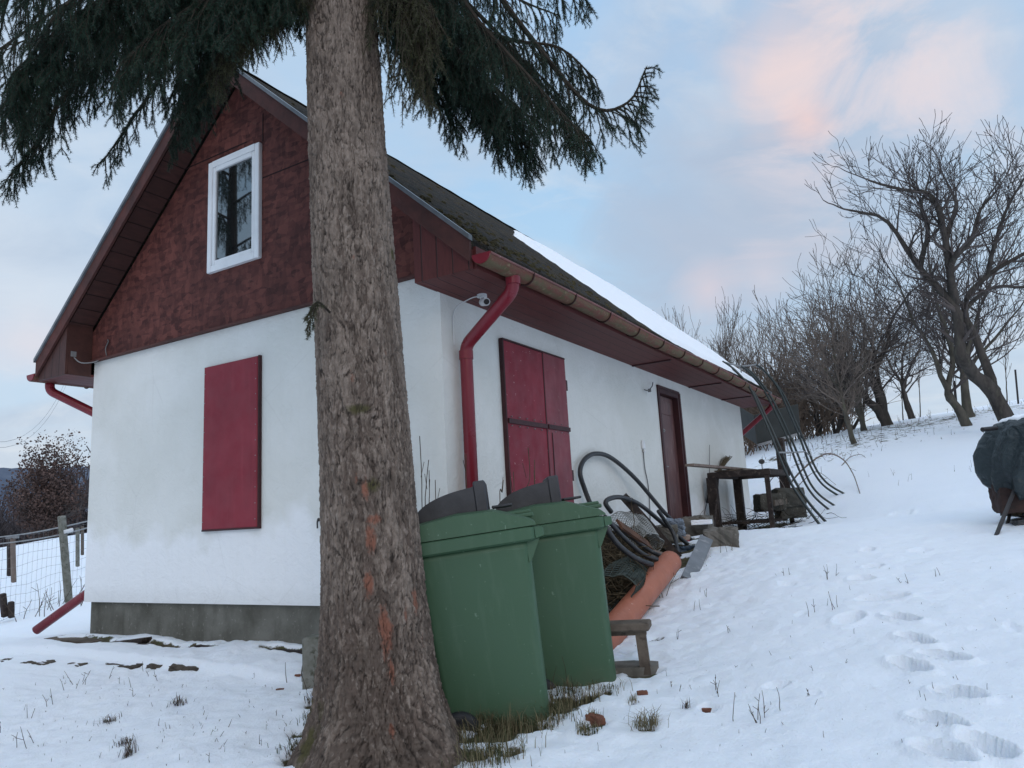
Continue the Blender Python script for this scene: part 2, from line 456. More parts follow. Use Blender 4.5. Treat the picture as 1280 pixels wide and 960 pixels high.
# roof: two slabs meeting at the ridge
roof = None
mb = MB(); TK = .075
nx = [np.linspace(RX, EX, 40), np.linspace(RX, -W-EX, 40)]
ys = np.linspace(-FD-.02, YB, 150)
for side in nx:
    X, Y = np.meshgrid(side, ys); Z = RZ-np.abs(X-RX)*SL
    edge = np.minimum(np.abs(X-RX)*3, 1)
    Z = Z+.012*fbm(X*7, Y*7, 3, 3)*edge+.012*np.sin(Y*1.1)*edge
    # overlapping courses
    s = np.abs(X-RX); Z = Z+.012*(1-((s*5.2) % 1))*edge
    gt = np.stack([X, Y, Z], -1); gb = np.stack([X, Y, RZ-np.abs(X-RX)*SL-TK], -1)
    if side[1] < side[0]: gt = gt[::-1]; gb = gb[::-1]
    k = mb.n; mb.sheet(gt); mb.sheet(gb[::-1])
    # rim
    a, b = gt.shape[:2]
    loop = [(0, j) for j in range(b)]+[(i, b-1) for i in range(1, a)]+[(a-1, j) for j in range(b-2, -1, -1)]+[(i, 0) for i in range(a-2, 0, -1)]
    for q in range(len(loop)):
        (i, j), (i2, j2) = loop[q], loop[(q+1) % len(loop)]
        mb.f.append((k+i*b+j, k+a*b+(a-1-i)*b+j, k+a*b+(a-1-i2)*b+j2, k+i2*b+j2))
roof = mb.build('roof', ROOF, house)
# ridge cap
mb = MB()
cap = []
for yy in np.linspace(-FD-.03, YB+.02, 60):
    w = .01*math.sin(yy*13)
    cap.append([(RX-.12, yy, RZ-.109+.022), (RX-.06, yy, RZ-.055+w*.4+.02), (RX, yy, RZ+.006+w*.4), (RX+.06, yy, RZ-.055+w*.4+.02), (RX+.12, yy, RZ-.109+.022), (RX, yy, RZ-.04)])
mb.loft(cap); mb.build('ridge_cap', ROOF, roof, origin=np.array(house.location))
# snow sheet lying on the right-hand slope
def on_roof(px, py):
    r = ray(px, py); t = (RZ-CZ+SL*RX-SL*CX)/(r[2]+SL*r[0]); return CAM+r*t
edge_px = [(640,293),(652,303),(668,316),(690,333),(706,346),(720,357),(742,376),(760,389),(782,403),(800,414),(822,426)]
ep = np.array([on_roof(*q) for q in edge_px])
mb = MB(); rows = []
ysn = np.linspace(3.02, YB-.02, 240)
xe = np.interp(ysn, ep[:, 1], ep[:, 0], right=EX-.01)
xe = np.where(ysn > ep[-1, 1], EX-.005, xe)
jit = fbm(ysn*9, ysn*0+3.3, 4, 8)*1.0+fbm(ysn*1.7, ysn*0+1.3, 2, 18)*.3
fade = np.clip((EX-xe)*2.5, .03, 1)
xe = np.minimum(xe+jit*fade*np.clip((ysn-3.0)/1.6, 0, 1), EX+.012)
xs0 = np.maximum(RX+.13, np.interp(ysn, [3.04, 4.4], [-1.16, -1.89]))+.09*fbm(ysn*5, ysn*0+9, 3, 4)
tt = np.linspace(0, 1, 40)
for i, yv in enumerate(ysn):
    w = max(xe[i]-xs0[i], .004)
    xx = xs0[i]+w*tt
    prof = np.minimum(1, np.minimum(tt/.06, (1-tt)*w/.06+.0)); prof = np.clip(prof, 0, 1)**.6
    h = (.045+.03*fbm(xx*2.5, yv+xx*0, 3, 6)+.03*fbm(xx*9, yv*3+xx*0, 3, 16))*prof*min(1, (yv-3.02)/.25+.0)
    rows.append(np.stack([xx, yv+xx*0, RZ-np.abs(xx-RX)*SL+.004+h+.012*np.sin(yv*1.1)*(prof > 0)-.02*(prof <= 0)], -1))
G = np.array(rows); 
mb.sheet(G); snow_o = mb.build('roof_snow', SNOW, roof, smooth=True, origin=np.array(house.location))
# moss and leaf clumps on the bare part of the roof
mb = MB(); rr_ = random.Random(3)
for k in range(620):
    yv = rr_.uniform(-FD, 4.6); lo = np.interp(yv, ep[:, 1], ep[:, 0], left=RX+.2, right=EX-.02)+.03
    xv = EX-.015-abs(rr_.gauss(0, .34)) if rr_.random() < .75 else rr_.uniform(RX+.2, EX)
    if xv < lo or xv > EX-.01: continue
    s_ = rr_.uniform(.008, .03); c_ = np.array((xv, yv, rtop(xv)+s_*.25)); ring = []
    for zz_, q_ in ((-.6, 1.0), (.1, .9), (.6, .45)):
        ring.append([c_+np.array((math.cos(a)*s_*q_*rr_.uniform(.7, 1.3), math.sin(a)*s_*q_*rr_.uniform(.8, 1.6), zz_*s_)) for a in np.linspace(0, 2*math.pi, 7, endpoint=False)])
    mb.loft(ring)
o = mb.build('roof_moss', mottled('roof_moss_clumps', (.075, .062, .030), (.035, .030, .018), 20, 1, .05, bump=.6, c3=(.12, .085, .05), s3=30), roof, origin=np.array(house.location)); o['kind'] = 'stuff'
# left slope snow
X, Y = np.meshgrid(np.linspace(RX-.15, -W-EX+.02, 30), np.linspace(.4, YB-.02, 60))
Z = RZ-np.abs(X-RX)*SL+.03+.03*fbm(X*2, Y*2, 3, 5)
MB().sheet(np.stack([X, Y, Z], -1)[::-1]).build('roof_snow', SNOW, roof, smooth=True, origin=np.array(house.location))
# barge boards with a metal trim on top, front and back
for yy, s in ((-FD, -1), (YB, 1)):
    mb = MB(); tb = MB()
    for sg in (1, -1):
        xe_ = RX+sg*(EX-RX+.005); 
        o = .012*s
        P = lambda x, dz: (x, yy+o, RZ-abs(x-RX)*SL+dz)
        mb.prism([P(RX, -.014), P(xe_, -.014), P(xe_, -TK-.085), P(RX, -TK-.085)], (0, .022*s, 0))
        tb.prism([P(RX, .022), P(xe_+.01*sg, .022), P(xe_+.01*sg, -.012), P(RX, -.012)], (0, .04*s, 0))
    build_each(mb, 'barge_board', BARGE, house); build_each(tb, 'rake_trim', TRIM, house)
# rake soffit boards (under the overhang)
mb = MB()
for sg in (1, -1):
    xe_ = RX+sg*(EX-RX)
    for y0, y1 in ((-FD+.012, -.03), (L+.02, YB-.015)):
        P = lambda x, y: (x, y, RZ-abs(x-RX)*SL-TK-.03)
        mb.prism([P(RX, y0), P(xe_, y0), P(xe_, y1), P(RX, y1)], (0, 0, -.02))
build_each(mb, 'rake_soffit', PL_D, house)
# box eaves, right and left: soffit, fascia, end panels
for sg in (1, -1):
    x0 = 0.0 if sg > 0 else -W; x1 = x0+sg*EX
    mb = MB(); mb.box(((x0+x1)/2+sg*.005, (YB-FD)/2, ZS-.0), (EX+.01, YB+FD-.03, .022)); mb.build('soffit', PL_Y, house)
    mb = MB(); mb.box((x1+sg*.012, (YB-FD)/2, (ZS+EZ)/2-.035), (.022, YB+FD-.02, EZ-ZS-.04)); mb.build('fascia', PL_Y, house)
    mb = MB()
    for y0, y1 in ((-FD-.004, -FD+.02), (YB-.02, YB+.004)):
        mb.prism([(x0-sg*.0, y0, ZS-.013), (x1+sg*.002, y0, ZS-.013), (x1+sg*.002, y0, rtop(x1)-TK-.0), (x0, y0, rtop(x0)-TK-.0)][::sg], (0, y1-y0, 0))
    # return face towards the gable
    mb.prism([(x0-sg*.002, -FD+.021, ZS-.013), (x0-sg*.002, -.03, ZS-.013), (x0-sg*.002, -.03, rtop(x0)-TK-.05), (x0-sg*.002, -FD+.021, rtop(x0)-TK-.05)], (sg*.02, 0, 0))
    build_each(mb, 'end_panel', PL_X if sg > 0 else PL_D, house)
# cover strips on the right soffit
mb = MB()
for yy in (3.42, 5.35, 6.9): mb.box((EX/2+.0, yy, ZS-.018), (EX-.02, .03, .014))
build_each(mb, 'soffit_batten', FRAMEM, house)
# gutters
GZ, GR = 2.105, .062
for sg, gx in ((1, EX+.024+GR), (-1, -W-EX-.024-GR)):
    y0, y1 = -FD-.03, YB+.04
    mb = MB(); ang = np.linspace(math.pi, 2*math.pi, 14)
    ys_ = np.linspace(y0, y1, 40); rr = []
    for yv in ys_:
        sag = .006*math.sin(yv*1.7)
        out = [(gx+GR*math.cos(a), yv, GZ+sag+GR*math.sin(a)*.95) for a in ang]
        inn = [(gx+(GR-.005)*math.cos(a), yv, GZ+sag+(GR-.005)*math.sin(a)*.95) for a in ang[::-1]]
        rr.append(out+inn)
    mb.loft(rr); gut = mb.build('gutter', GUT, house, smooth=False)
    mb = MB()
    for yv in (y0-.004, y1+.004):
        mb.prism([(gx+(GR+.003)*math.cos(a), yv-.004, GZ+.006+(GR+.003)*math.sin(a)*.97) for a in np.linspace(math.pi, 2*math.pi, 16)], (0, .008, 0))
    build_each(mb, 'end_cap', PIPE_RED, gut, origin=np.array(house.location))
    mb = MB(); mb.tube([(gx+GR, y, GZ+.004+.006*math.sin(y*1.7)) for y in ys_], .009, 8); mb.tube([(gx-GR, y, GZ+.002+.006*math.sin(y*1.7)) for y in ys_], .006, 6)
    build_each(mb, 'rolled_edge', m_paint('faded_red_edge', (.20, .07, .06), .5, .4, (.35, .3, .28)), gut, origin=np.array(house.location))
    yv = .237
    while yv < YB:
        mb = MB(); sag = .006*math.sin(yv*1.7)
        mb.tube([(gx+(GR+.006)*math.cos(a), yv, GZ+sag+(GR+.006)*math.sin(a)*.95) for a in np.linspace(math.pi*.97, 2.03*math.pi, 14)], .0065, 6)
        mb.build('bracket', mottled('dark_bracket', (.05, .02, .018), (.03, .015, .012)) if yv < .3 and sg > 0 else bpy.data.materials['dark_bracket'], gut, origin=np.array(house.location))
        yv += .633
# downpipes
gx = EX+.024+GR
def downpipe(pts, r=.042, name='downpipe'):
    mb = MB(); mb.tube(pts, r, 18); p = mb.build(name, PIPE_RED, house, smooth=True); return p
def rounded(pts, rad=.07, n=6):
    P = [np.array(p, float) for p in pts]; out = [P[0]]
    for a, b, c in zip(P[:-2], P[1:-1], P[2:]):
        u = (a-b)/np.linalg.norm(a-b); w = (c-b)/np.linalg.norm(c-b)
        q0, q2 = b+u*rad, b+w*rad
        for t in np.linspace(0, 1, n): out.append((1-t)**2*q0+2*t*(1-t)*b+t*t*q2)
    return np.array(out+[P[-1]])
yo = .07
dp = downpipe(rounded([(gx, yo, GZ-.045), (gx-.005, yo+.005, GZ-.135), (.075, .17, 1.695), (.075, .17, -.05)], .06), .043)
mb = MB()
for a, b in (((.075, .17, 1.60), (.075, .17, 1.66)), ((gx, yo, GZ-.05), (gx, yo, GZ-.10))): mb.tube([a, b], .048, 18)
build_each(mb, 'pipe_collar', PIPE_RED, dp, origin=np.array(house.location))
gxl = -W-EX-.024-GR
dl = downpipe(rounded([(gxl+.0, -.12, GZ-.05), (gxl+.0, -.12, GZ-.13), (-W-.075, .32, 1.62), (-W-.075, .32, .22), tuple(hit(45, 788, 1, .0))], .05), .042)
dr = downpipe(rounded([(gx-.06, YB-.12, GZ-.05), (gx-.07, YB-.12, GZ-.11), (-.1, YB+.02, 1.62), (-.2, YB+.02, .5)], .05), .04)
# gable window
wx0, wx1, wz0, wz1 = -2.345, -1.71, 2.68, 3.67
win = None
def frame_mb(x0, x1, z0, z1, y0, y1, w):
    m = MB(); cy = (y0+y1)/2; dy = y1-y0
    m.box((x0+w/2, cy, (z0+z1)/2), (w, dy, z1-z0), bev=.006); m.box((x1-w/2, cy, (z0+z1)/2), (w, dy, z1-z0), bev=.006)
    m.box(((x0+x1)/2, cy, z0+w/2), (x1-x0-2*w, dy-.002, w)); m.box(((x0+x1)/2, cy, z1-w/2), (x1-x0-2*w, dy-.002, w)); return m
win = frame_mb(wx0, wx1, wz0, wz1, -.062, -.02, .055).build('window', PVC, house)
frame_mb(wx0+.056, wx1-.056, wz0+.056, wz1-.056, -.056, -.024, .038).build('frame', PVC, win, origin=np.array(house.location))
mb = MB(); mb.box(((wx0+wx1)/2, -.036, (wz0+wz1)/2), (wx1-wx0-.19, .008, wz1-wz0-.19)); mb.build('pane', GLASS, win, origin=np.array(house.location))
mb = MB(); mb.box(((wx0+wx1)/2, -.036, (wz0+wz1)/2), (wx1-wx0-.186, .004, wz1-wz0-.186)); mb.build('seal', DARK, win, origin=np.array(house.location))
# front shutter: sheet of red metal with a folded edge and screws
sx0, sx1, sz0, sz1 = -2.385, -1.745, .57, 1.885
mb = MB(); mb.box(((sx0+sx1)/2, -.02, (sz0+sz1)/2), (sx1-sx0, .032, sz1-sz0), bev=.006)
sh = mb.build('shutter', DKRED, house)
mb = MB()
mb.box((sx1+.006, -.014, (sz0+sz1)/2-.004), (.012, .03, sz1-sz0+.02)); mb.box(((sx0+sx1)/2, -.014, sz0-.007), (sx1-sx0+.01, .034, .014))
mb.box((sx0-.005, -.012, (sz0+sz1)/2), (.010, .024, sz1-sz0+.006)); build_each(mb, 'shutter_edge', FRAMEM, sh, origin=np.array(house.location))
mb = MB()
for k in range(11):
    zz = sz0+.06+k*(sz1-sz0-.12)/10
    for xx in (sx0+.016, sx1-.016): mb.tube([(xx, -.039, zz), (xx, -.0345, zz)], .0045, 6)
build_each(mb, 'screw', GREYM, sh, origin=np.array(house.location))
# right-hand double shutter
ry0, ry1, ry2, rz0, rz1 = .735, 1.345, 1.74, .55, 1.845
for i, (a, b, mt) in enumerate(((ry0, ry1, DKRED2), (ry1, ry2, DKRED3))):
    mb = MB(); mb.box((.022+.006*i, (a+b)/2, (rz0+rz1)/2), (.026, b-a-.004, rz1-rz0), bev=.004); s_ = mb.build('shutter', mt, house)
    if i: s_['label'] = 'duller right leaf of the shutter'
    mb = MB(); mb.box((.042+.006*i, (a+b)/2, 1.235), (.014, b-a-.01, .035)); mb.build('cross_bar', FRAMEM, s_, origin=np.array(house.location))
    mb = MB()
    if i == 0:
        mb.box((.02, a-.008, (rz0+rz1)/2), (.035, .014, rz1-rz0+.012)); mb.box((.02, (ry0+ry2)/2, rz1+.008), (.035, ry2-ry0+.02, .014)); mb.box((.02, (ry0+ry2)/2, rz0-.01), (.035, ry2-ry0, .016))
        mb.box((.036, b-.002, (rz0+rz1)/2), (.006, .012, rz1-rz0-.02)); mb.build('shutter_frame', FRAMEM, s_, origin=np.array(house.location))
    else:
        for zz in (1.62, .85): mb.box((.03, b+.008, zz), (.022, .028, .09)); 
        m_ = MB(); m_.box((.046, a+.07, .88), (.004, .008, .62)); m_.build('seam', FRAMEM, s_, origin=np.array(house.location))
        build_each(mb, 'hinge', FRAMEM, s_, origin=np.array(house.location))
mb = MB()
for k in range(9):
    for zz in (1.27, 1.2): mb.tube([(.049, ry0+.05+k*.115, zz), (.0345, ry0+.05+k*.115, zz)], .004, 6)
build_each(mb, 'screw', GREYM, s_, origin=np.array(house.location))
# door in its reveal
dc = (DY0+DY1)/2
mb = MB(); 
for a, b in ((DY0, DY0+.05), (DY1-.06, DY1)): mb.box((-.03, (a+b)/2, (DZ0+DZ1)/2), (.085, b-a-.002, DZ1-DZ0-.004))
mb.box((-.03, dc, DZ1-.03), (.085, DY1-DY0-.115, .055)); mb.box((-.05, dc, DZ0+.015), (.12, DY1-DY0-.115, .03))
mb.box((.012, DY1+.012, (DZ0+DZ1)/2), (.02, .045, DZ1-DZ0+.02)); mb.box((.012, dc-.01, DZ1+.012), (.02, DY1-DY0+.02, .03)); mb.box((.010, DY0-.008, (DZ0+DZ1)/2), (.014, .025, DZ1-DZ0))
door = None
mb2 = MB(); mb2.box((-.075, dc, (DZ0+DZ1)/2-.02), (.04, DY1-DY0-.12, DZ1-DZ0-.08), bev=.006)
door = mb2.build('door', DOORM, house)
mb.build('door_frame', FRAMEM, door, origin=np.array(house.location))
mb = MB(); mb.box((-.052, dc, DZ1-.2), (.012, .42, .16), bev=.004); mb.build('door_panel', DOORM, door, origin=np.array(house.location))
mb = MB(); mb.tube([(-.055, DY0+.2, 1.42), (-.03, DY0+.2, 1.42)], .022, 14); mb.tube([(-.03, DY0+.2, 1.42), (-.02, DY0+.2, 1.42)], .013, 12); mb.build('knob', GREYM, door, origin=np.array(house.location))
mb = MB(); mb.tube([(-.055, DY0+.12, 1.0), (-.02, DY0+.12, 1.0), (-.018, DY0+.2, 1.0)], .008, 8); mb.box((-.053, DY0+.12, .98), (.006, .03, .14)); mb.build('handle', GREYM, door, origin=np.array(house.location))
# small fittings
mb = MB(); c = hit(804, 556, 0, .012); mb.box((.012, c[1], c[2]), (.024, .07, .09), bev=.008); mb.box((.02, c[1], c[2]-.065), (.02, .035, .03), bev=.005)
so = mb.build('wall_socket', WPLAST, house)
mb = MB(); c2 = [hit(px, py, 0, .012) for px, py in ((804, 562), (806, 585), (810, 605), (812, 630), (813, 665))]; mb.tube(bez(c2, 20), .0055, 6)
mb.build('cable', CABLE, house)
mb = MB(); c3 = [hit(px, py, 0, v) for px, py, v in ((805, 487, .02), (810, 488, .05), (815, 483, .05), (816, 478, .02))]; mb.tube(bez(c3, 16), .006, 6); c4 = hit(812, 488, 0, .05); mb.box(c4, (.03, .02, .035)); mb.build('cable', CABLE, house)
mb = MB(); a = hit(398, 655, 1, -.02); mb.tube(bez([(a[0]-.01, -.0, a[2]+.03), (a[0], -.03, a[2]+.02), (a[0], -.03, a[2]-.03)], 9), .006, 6); mb.tube([(a[0]-.01, -.012, a[2]+.03), (a[0]-.01, .0, a[2]+.03)], .012, 8); mb.build('wall_hook', DARK, house)
# lamp arm near the left eave and a wire on the gable
mb = MB(); lx = -W+.04
mb.box((lx-.06, -.20, 2.24), (.05, .05, .05)); mb.tube(bez([(lx-.05, -.2, 2.22), (lx+.0, -.15, 2.16), (lx+.06, -.06, 2.17), (lx+.1, -.03, 2.2)], 14), .006, 6); mb.build('cable', GREYM, house)
mb = MB(); mb.tube(bez([(-3.78, -.04, 2.21), (-3.79, -.045, 2.28), (-3.76, -.04, 2.34), (-3.78, -.035, 2.36)], 12), .005, 6); mb.build('cable', CABLE, house)
# camera under the eave
sc_loc = hit(604, 366, 0, .22)
secam = thing('security_camera', 'small white camera fixed under the eave behind the bent red downpipe', 'security camera', sc_loc)
mb = MB(); q = sc_loc
mb.tube([(q[0]-.03, q[1]+.03, ZS-.012), (q[0]-.03, q[1]+.03, ZS-.03)], .035, 16); mb.build('mount', WPLAST, secam)
mb = MB(); mb.tube(bez([(q[0]-.03, q[1]+.03, ZS-.03), (q[0]-.02, q[1]+.02, ZS-.06), (q[0], q[1], ZS-.07)], 8), .014, 10); mb.tube([(q[0]-.02, q[1]+.02, ZS-.07), (q[0]+.05, q[1]-.045, ZS-.095)], .027, 16); mb.build('housing', WPLAST, secam, smooth=False)
mb = MB(); mb.tube([(q[0]+.05, q[1]-.045, ZS-.095), (q[0]+.055, q[1]-.05, ZS-.0968)], .019, 14); mb.build('lens', DARK, secam)
mb = MB(); mb.tube(bez([(q[0]-.03, q[1]+.03, ZS-.02), (q[0]-.10, q[1]-.02, ZS-.04), (.012, q[1]-.06, ZS-.12), (.01, q[1]-.07, ZS-.35)], 20), .004, 6); mb.build('cable', WPLAST, secam)
# ------------------------------------------------------------------ snow ground
def axis(dense0, dense1, step, lo, hi, g=1.09):
    a = list(np.arange(dense0, dense1, step)); s = step; x = a[-1]
    while x < hi: s *= g; x += s; a.append(x)
    s = step; x = a[0]; b = []
    while x > lo: s *= g; x -= s; b.append(x)
    return np.array(b[::-1]+a)
xs = axis(-2.4, 3.9, .017, -900, 900); ys = axis(-2.1, 2.6, .017, -700, 1100)
GXX, GYY = np.meshgrid(xs, ys)
GZZ = base_z(GXX, GYY)
# beyond the near hill the land drops away
dist = np.hypot(GXX-2.8, GYY+3.9)
GZZ = GZZ-smoothstep(30, 80, dist)*np.clip((GYY-10)*.05, 0, 3)
GZZ = GZZ+.05*fbm(GXX*.45, GYY*.45, 3, 1)+.05*fbm(GXX*1.6, GYY*1.6, 4, 2)*smoothstep(200, 20, dist)
near = smoothstep(14, 6, dist)
GZZ = GZZ+near*(1-.5*smoothstep(1.2, 1.9, GXX))*(.030*fbm(GXX*5, GYY*5, 4, 5)+.022*fbm(GXX*14, GYY*14, 3, 6))
# wind-rippled crust to the left, lumps in the trodden area
GZZ = GZZ+near*.02*np.clip(fbm(GXX*7+GYY*3, GYY*9, 3, 9), 0, 1)
# terrace ledge before the house front
led = smoothstep(-.50, -.44, GYY+.05*fbm(GXX*2, GYY*0, 2, 3)+.055*(GXX+2.6)*-.8*0)*smoothstep(-6.5, -5.5, GXX)*smoothstep(-.7, -1.3, GXX)*smoothstep(.3, .0, GYY)
GZZ = GZZ+led*.055
bare = np.zeros_like(GXX)
def blob(P, r, amt=1.0, sx=1.0, ang=0.0):
    global bare
    dx = GXX-P[0]; dy = GYY-P[1]; c, s = math.cos(ang), math.sin(ang)
    u = (dx*c+dy*s)/(r*sx); v = (-dx*s+dy*c)/r
    bare = np.maximum(bare, amt*np.exp(-(u*u+v*v)))
def pit(P, a, b, depth, ang, rim=.25):
    global GZZ
    dx = GXX-P[0]; dy = GYY-P[1]; c, s = math.cos(ang), math.sin(ang)
    u = (dx*c+dy*s)/a; v = (-dx*s+dy*c)/b; r = np.sqrt(u*u+v*v)
    wob = r+.28*fbm(GXX*12, GYY*12, 4, 31)
    GZZ = GZZ-depth*smoothstep(1.05, .72, wob)*(1+.25*u)+depth*rim*np.exp(-((wob-1.2)/.2)**2)
PRINTS = [(1128,774),(1145,802),(1180,823),(1138,836),(1200,870),(1172,905),(1236,938),(1178,946)]
pw = [gh(*q) for q in PRINTS]
dirv = np.array([-.42, .9])
for i, P in enumerate(pw): pit(P, .112, .050, .080, math.atan2(.9, -.42)+rnd.uniform(-.3, .3)+R_(35))
for (px, py, a, b, d) in [(1103,748,.15,.05,.055),(1062,776,.12,.07,.05),(1078,726,.08,.05,.05),(1092,711,.07,.05,.045),(1085,692,.07,.05,.04),(1128,640,.14,.09,.06),(972,862,.06,.04,.03),(1018,872,.03,.02,.02),(884,888,.06,.035,.03),(1230,785,.06,.04,.012),(1265,786,.08,.03,.015),(1000,770,.05,.03,.012),(985,733,.06,.04,.012),(1150,690,.08,.05,.015),(1190,660,.08,.05,.012)]:
    pit(gh(px, py), a, b, d, rnd.uniform(0, 3))
# places where the snow has melted
for px, py, r, am, sx in [(612,918,.10,.95,1.6),(645,908,.10,.95,2.0),(690,884,.10,.95,1.5),(720,875,.09,.95,1.6),(745,866,.07,.95,1.5),(592,940,.09,.8,1),(747,904,.035,1,1.6),(735,918,.03,.8,1.2),(805,842,.09,1,1.3),
                          (380,915,.10,.9,1),(375,945,.12,.8,1),(395,880,.10,.9,1),(470,968,.30,1,1.2),(810,914,.035,.8,1.5),(886,888,.03,.9,2),(790,880,.025,.8,2),(820,800,.07,.6,1.5),(800,760,.1,.7,1.5),(640,938,.05,.75,1.5)]:
    blob(gh(px, py), r, am, sx, R_(30))
for (x, y, r) in [(.35, .7, .42), (.35, 1.4, .42), (.35, 2.1, .4), (.35, 2.8, .4), (.3, 3.6, .35), (.4, 5.3, .42), (.5, 6.0, .4), (.5, 6.7, .35), (.45, .2, .3), (.2, 4.5, .35), (.3, -.3, .3), (.7,2.35,.2)]:
    blob((x, y), r, 1.2)
for (x, y, r, sx) in [(-3.7, -.16, .16, 3), (-2.6, -.10, .07, 8), (-1.4, -.07, .06, 5)]: blob((x, y), r, 1.0, sx)
# grassy lines showing through below the crest of the slope
for px, py, r, am in [(1040,565,1.4,.50),(1090,545,1.6,.52),(1150,528,1.7,.55),(1200,520,1.7,.55),(1250,505,2.0,.55),(1010,580,.8,.48),(960,575,.5,.6),(1270,508,1.6,.55)]:
    blob(gh(px, py), r, am, 2.2, R_(25))
GZZ = GZZ-.035*smoothstep(.35, .8, bare+.35*fbm(GXX*11, GYY*11, 4, 12))*near
# keep the snow below the floor level inside the house
inside = smoothstep(-4.0, -3.8, GXX)*smoothstep(0, -.2, GXX)*smoothstep(.02, .2, GYY)*smoothstep(8, 7.8, GYY)
GZZ = np.where(inside > .5, np.minimum(GZZ, -.38), GZZ)
def m_ground():
    t = NT('snow_ground'); v = t.coord('Object')
    b = t.attr('bare')
    f = t.math('ADD', b, t.math('MULTIPLY', t.math('SUBTRACT', t.noise(v, 7, 6, .68), .5), 1.15))
    mask = t.ramp(f, [(.50, 0), (.60, 1)])
    snow = t.mix(t.noise(v, 1.5, 5, .6), (.78, .825, .885), (.85, .88, .92))
    tr = t.ramp(t.noise(v, 16, 6, .7), [(.60, 0), (.74, 1)])
    snow = t.mix(t.math('MULTIPLY', tr, .28), snow, (.50, .50, .50))
    soil = t.mix(t.ramp(t.noise(v, 28, 5, .7), [(.35, 0), (.65, 1)]), (.045, .036, .024), (.11, .095, .055))
    soil = t.mix(t.ramp(t.noise(v, 11, 4, .6), [(.5, 0), (.64, .7)]), soil, (.055, .07, .024))
    c = t.mix(mask, snow, soil)
    sp = t.ramp(t.noise(v, 55, 2, .5), [(.735, 0), (.76, 1)])
    c = t.mix(t.math('MULTIPLY', sp, .45), c, (.13, .10, .07))
    h = t.math('ADD', t.math('MULTIPLY', t.noise(v, 18, 6, .65), 1.0), t.math('MULTIPLY', t.noise(v, 70, 4, .7), .5))
    t.bump(t.math('ADD', h, t.math('MULTIPLY', t.noise(v, 160, 3, .7), .35)), .55, .024)
    r = t.ramp(mask, [(0, .62), (1, .95)])
    m = t.fin(c, r, .25)
    t.b.inputs['Subsurface Radius'].default_value = (.02, .026, .034); t.b.inputs['Subsurface Scale'].default_value = .6
    t.link(t.math('MULTIPLY', t.math('SUBTRACT', 1.0, mask), .25), t.b.inputs['Subsurface Weight'])
    return m
ny, nxg = GXX.shape
idx = np.arange(ny*nxg).reshape(ny, nxg)
quads = np.stack([idx[:-1, :-1], idx[:-1, 1:], idx[1:, 1:], idx[1:, :-1]], -1).reshape(-1, 4)
ground = fast_mesh('ground', np.stack([GXX, GYY, GZZ], -1).reshape(-1, 3), quads, m_ground(), smooth=True, attrs={'bare': bare.ravel()})
ground['kind'] = 'structure'
def sz(x, y):
    """height of the finished snow surface"""
    i = int(np.clip(np.searchsorted(xs, x)-1, 0, nxg-2)); j = int(np.clip(np.searchsorted(ys, y)-1, 0, ny-2))
    u = (x-xs[i])/(xs[i+1]-xs[i]); w = (y-ys[j])/(ys[j+1]-ys[j])
    return float((GZZ[j, i]*(1-u)+GZZ[j, i+1]*u)*(1-w)+(GZZ[j+1, i]*(1-u)+GZZ[j+1, i+1]*u)*w)
def gp(px, py):
    r = ray(px, py); a = prev = .8
    while a < 80:
        P = CAM+r*a
        if P[2] < sz(P[0], P[1]): break
        prev = a; a *= 1.015
    for _ in range(16):
        m = (prev+a)/2; P = CAM+r*m
        if P[2] < sz(P[0], P[1]): a = m
        else: prev = m
    P = CAM+r*a; P[2] = sz(P[0], P[1]); return P

# distant hills
def m_hill():
    t = NT('distant_forest_hill'); v = t.coord('Object')
    c = t.mix(t.ramp(t.noise(v, .04, 8, .7), [(.4, 0), (.6, 1)]), (.085, .105, .145), (.13, .15, .19))
    return t.fin(c, 1, 0)
mb = MB(); rows = []
azs = np.radians(np.linspace(28, 200, 400))          # measured from +x
for rr, hh in ((250, -6), (290, 12), (330, 24), (380, 37), (420, 38)):
    k = 1 if hh > 0 else 0
    H = hh+k*(7*fbm(azs*6, azs*0+rr*.01, 4, 2)*2+2.0*fbm(azs*120, azs*0+rr, 3, 7))-(hh > 20)*4
    H = np.where(np.degrees(azs) < 125, H*.25-3, H)
    rows.append(np.stack([2.8+rr*np.cos(azs), -3.9+rr*np.sin(azs), H], -1))
mb.sheet(np.array(rows)[::-1]); o = mb.build('hills', m_hill(), smooth=True); o['kind'] = 'structure'

# ------------------------------------------------------------------ sky and light
w = bpy.data.worlds.new('World'); scene.world = w; w.use_nodes = True
nt = w.node_tree; N = nt.nodes; K = nt.links
for n in list(N): N.remove(n)
class WN(NT):
    def __init__(s): s.t = nt; s.n = N; s.l = K
q = WN()
SUN_EL, SUN_AZ = 7.0, 250.0      # sun direction: compass-like angle from +y, clockwise
sky = q.node('ShaderNodeTexSky', sky_type='NISHITA'); sky.sun_disc = False
sky.sun_elevation = R_(SUN_EL); sky.sun_rotation = R_(140)
sky.air_density = 1.0; sky.dust_density = 2.0; sky.ozone_density = 2.0
bg1 = q.node('ShaderNodeBackground'); bg1.inputs['Strength'].default_value = .12
K.new(sky.outputs[0], bg1.inputs['Color'])
tc = q.node('ShaderNodeTexCoord'); sx = q.node('ShaderNodeSeparateXYZ'); K.new(tc.outputs['Generated'], sx.inputs[0])
zc = q.math('MAXIMUM', sx.outputs[2], 0.0)
den = q.math('ADD', zc, .22)
cv = q.node('ShaderNodeCombineXYZ'); K.new(q.math('DIVIDE', sx.outputs[0], den), cv.inputs[0]); K.new(q.math('DIVIDE', sx.outputs[1], den), cv.inputs[1])
v = cv.outputs[0]
el = zc
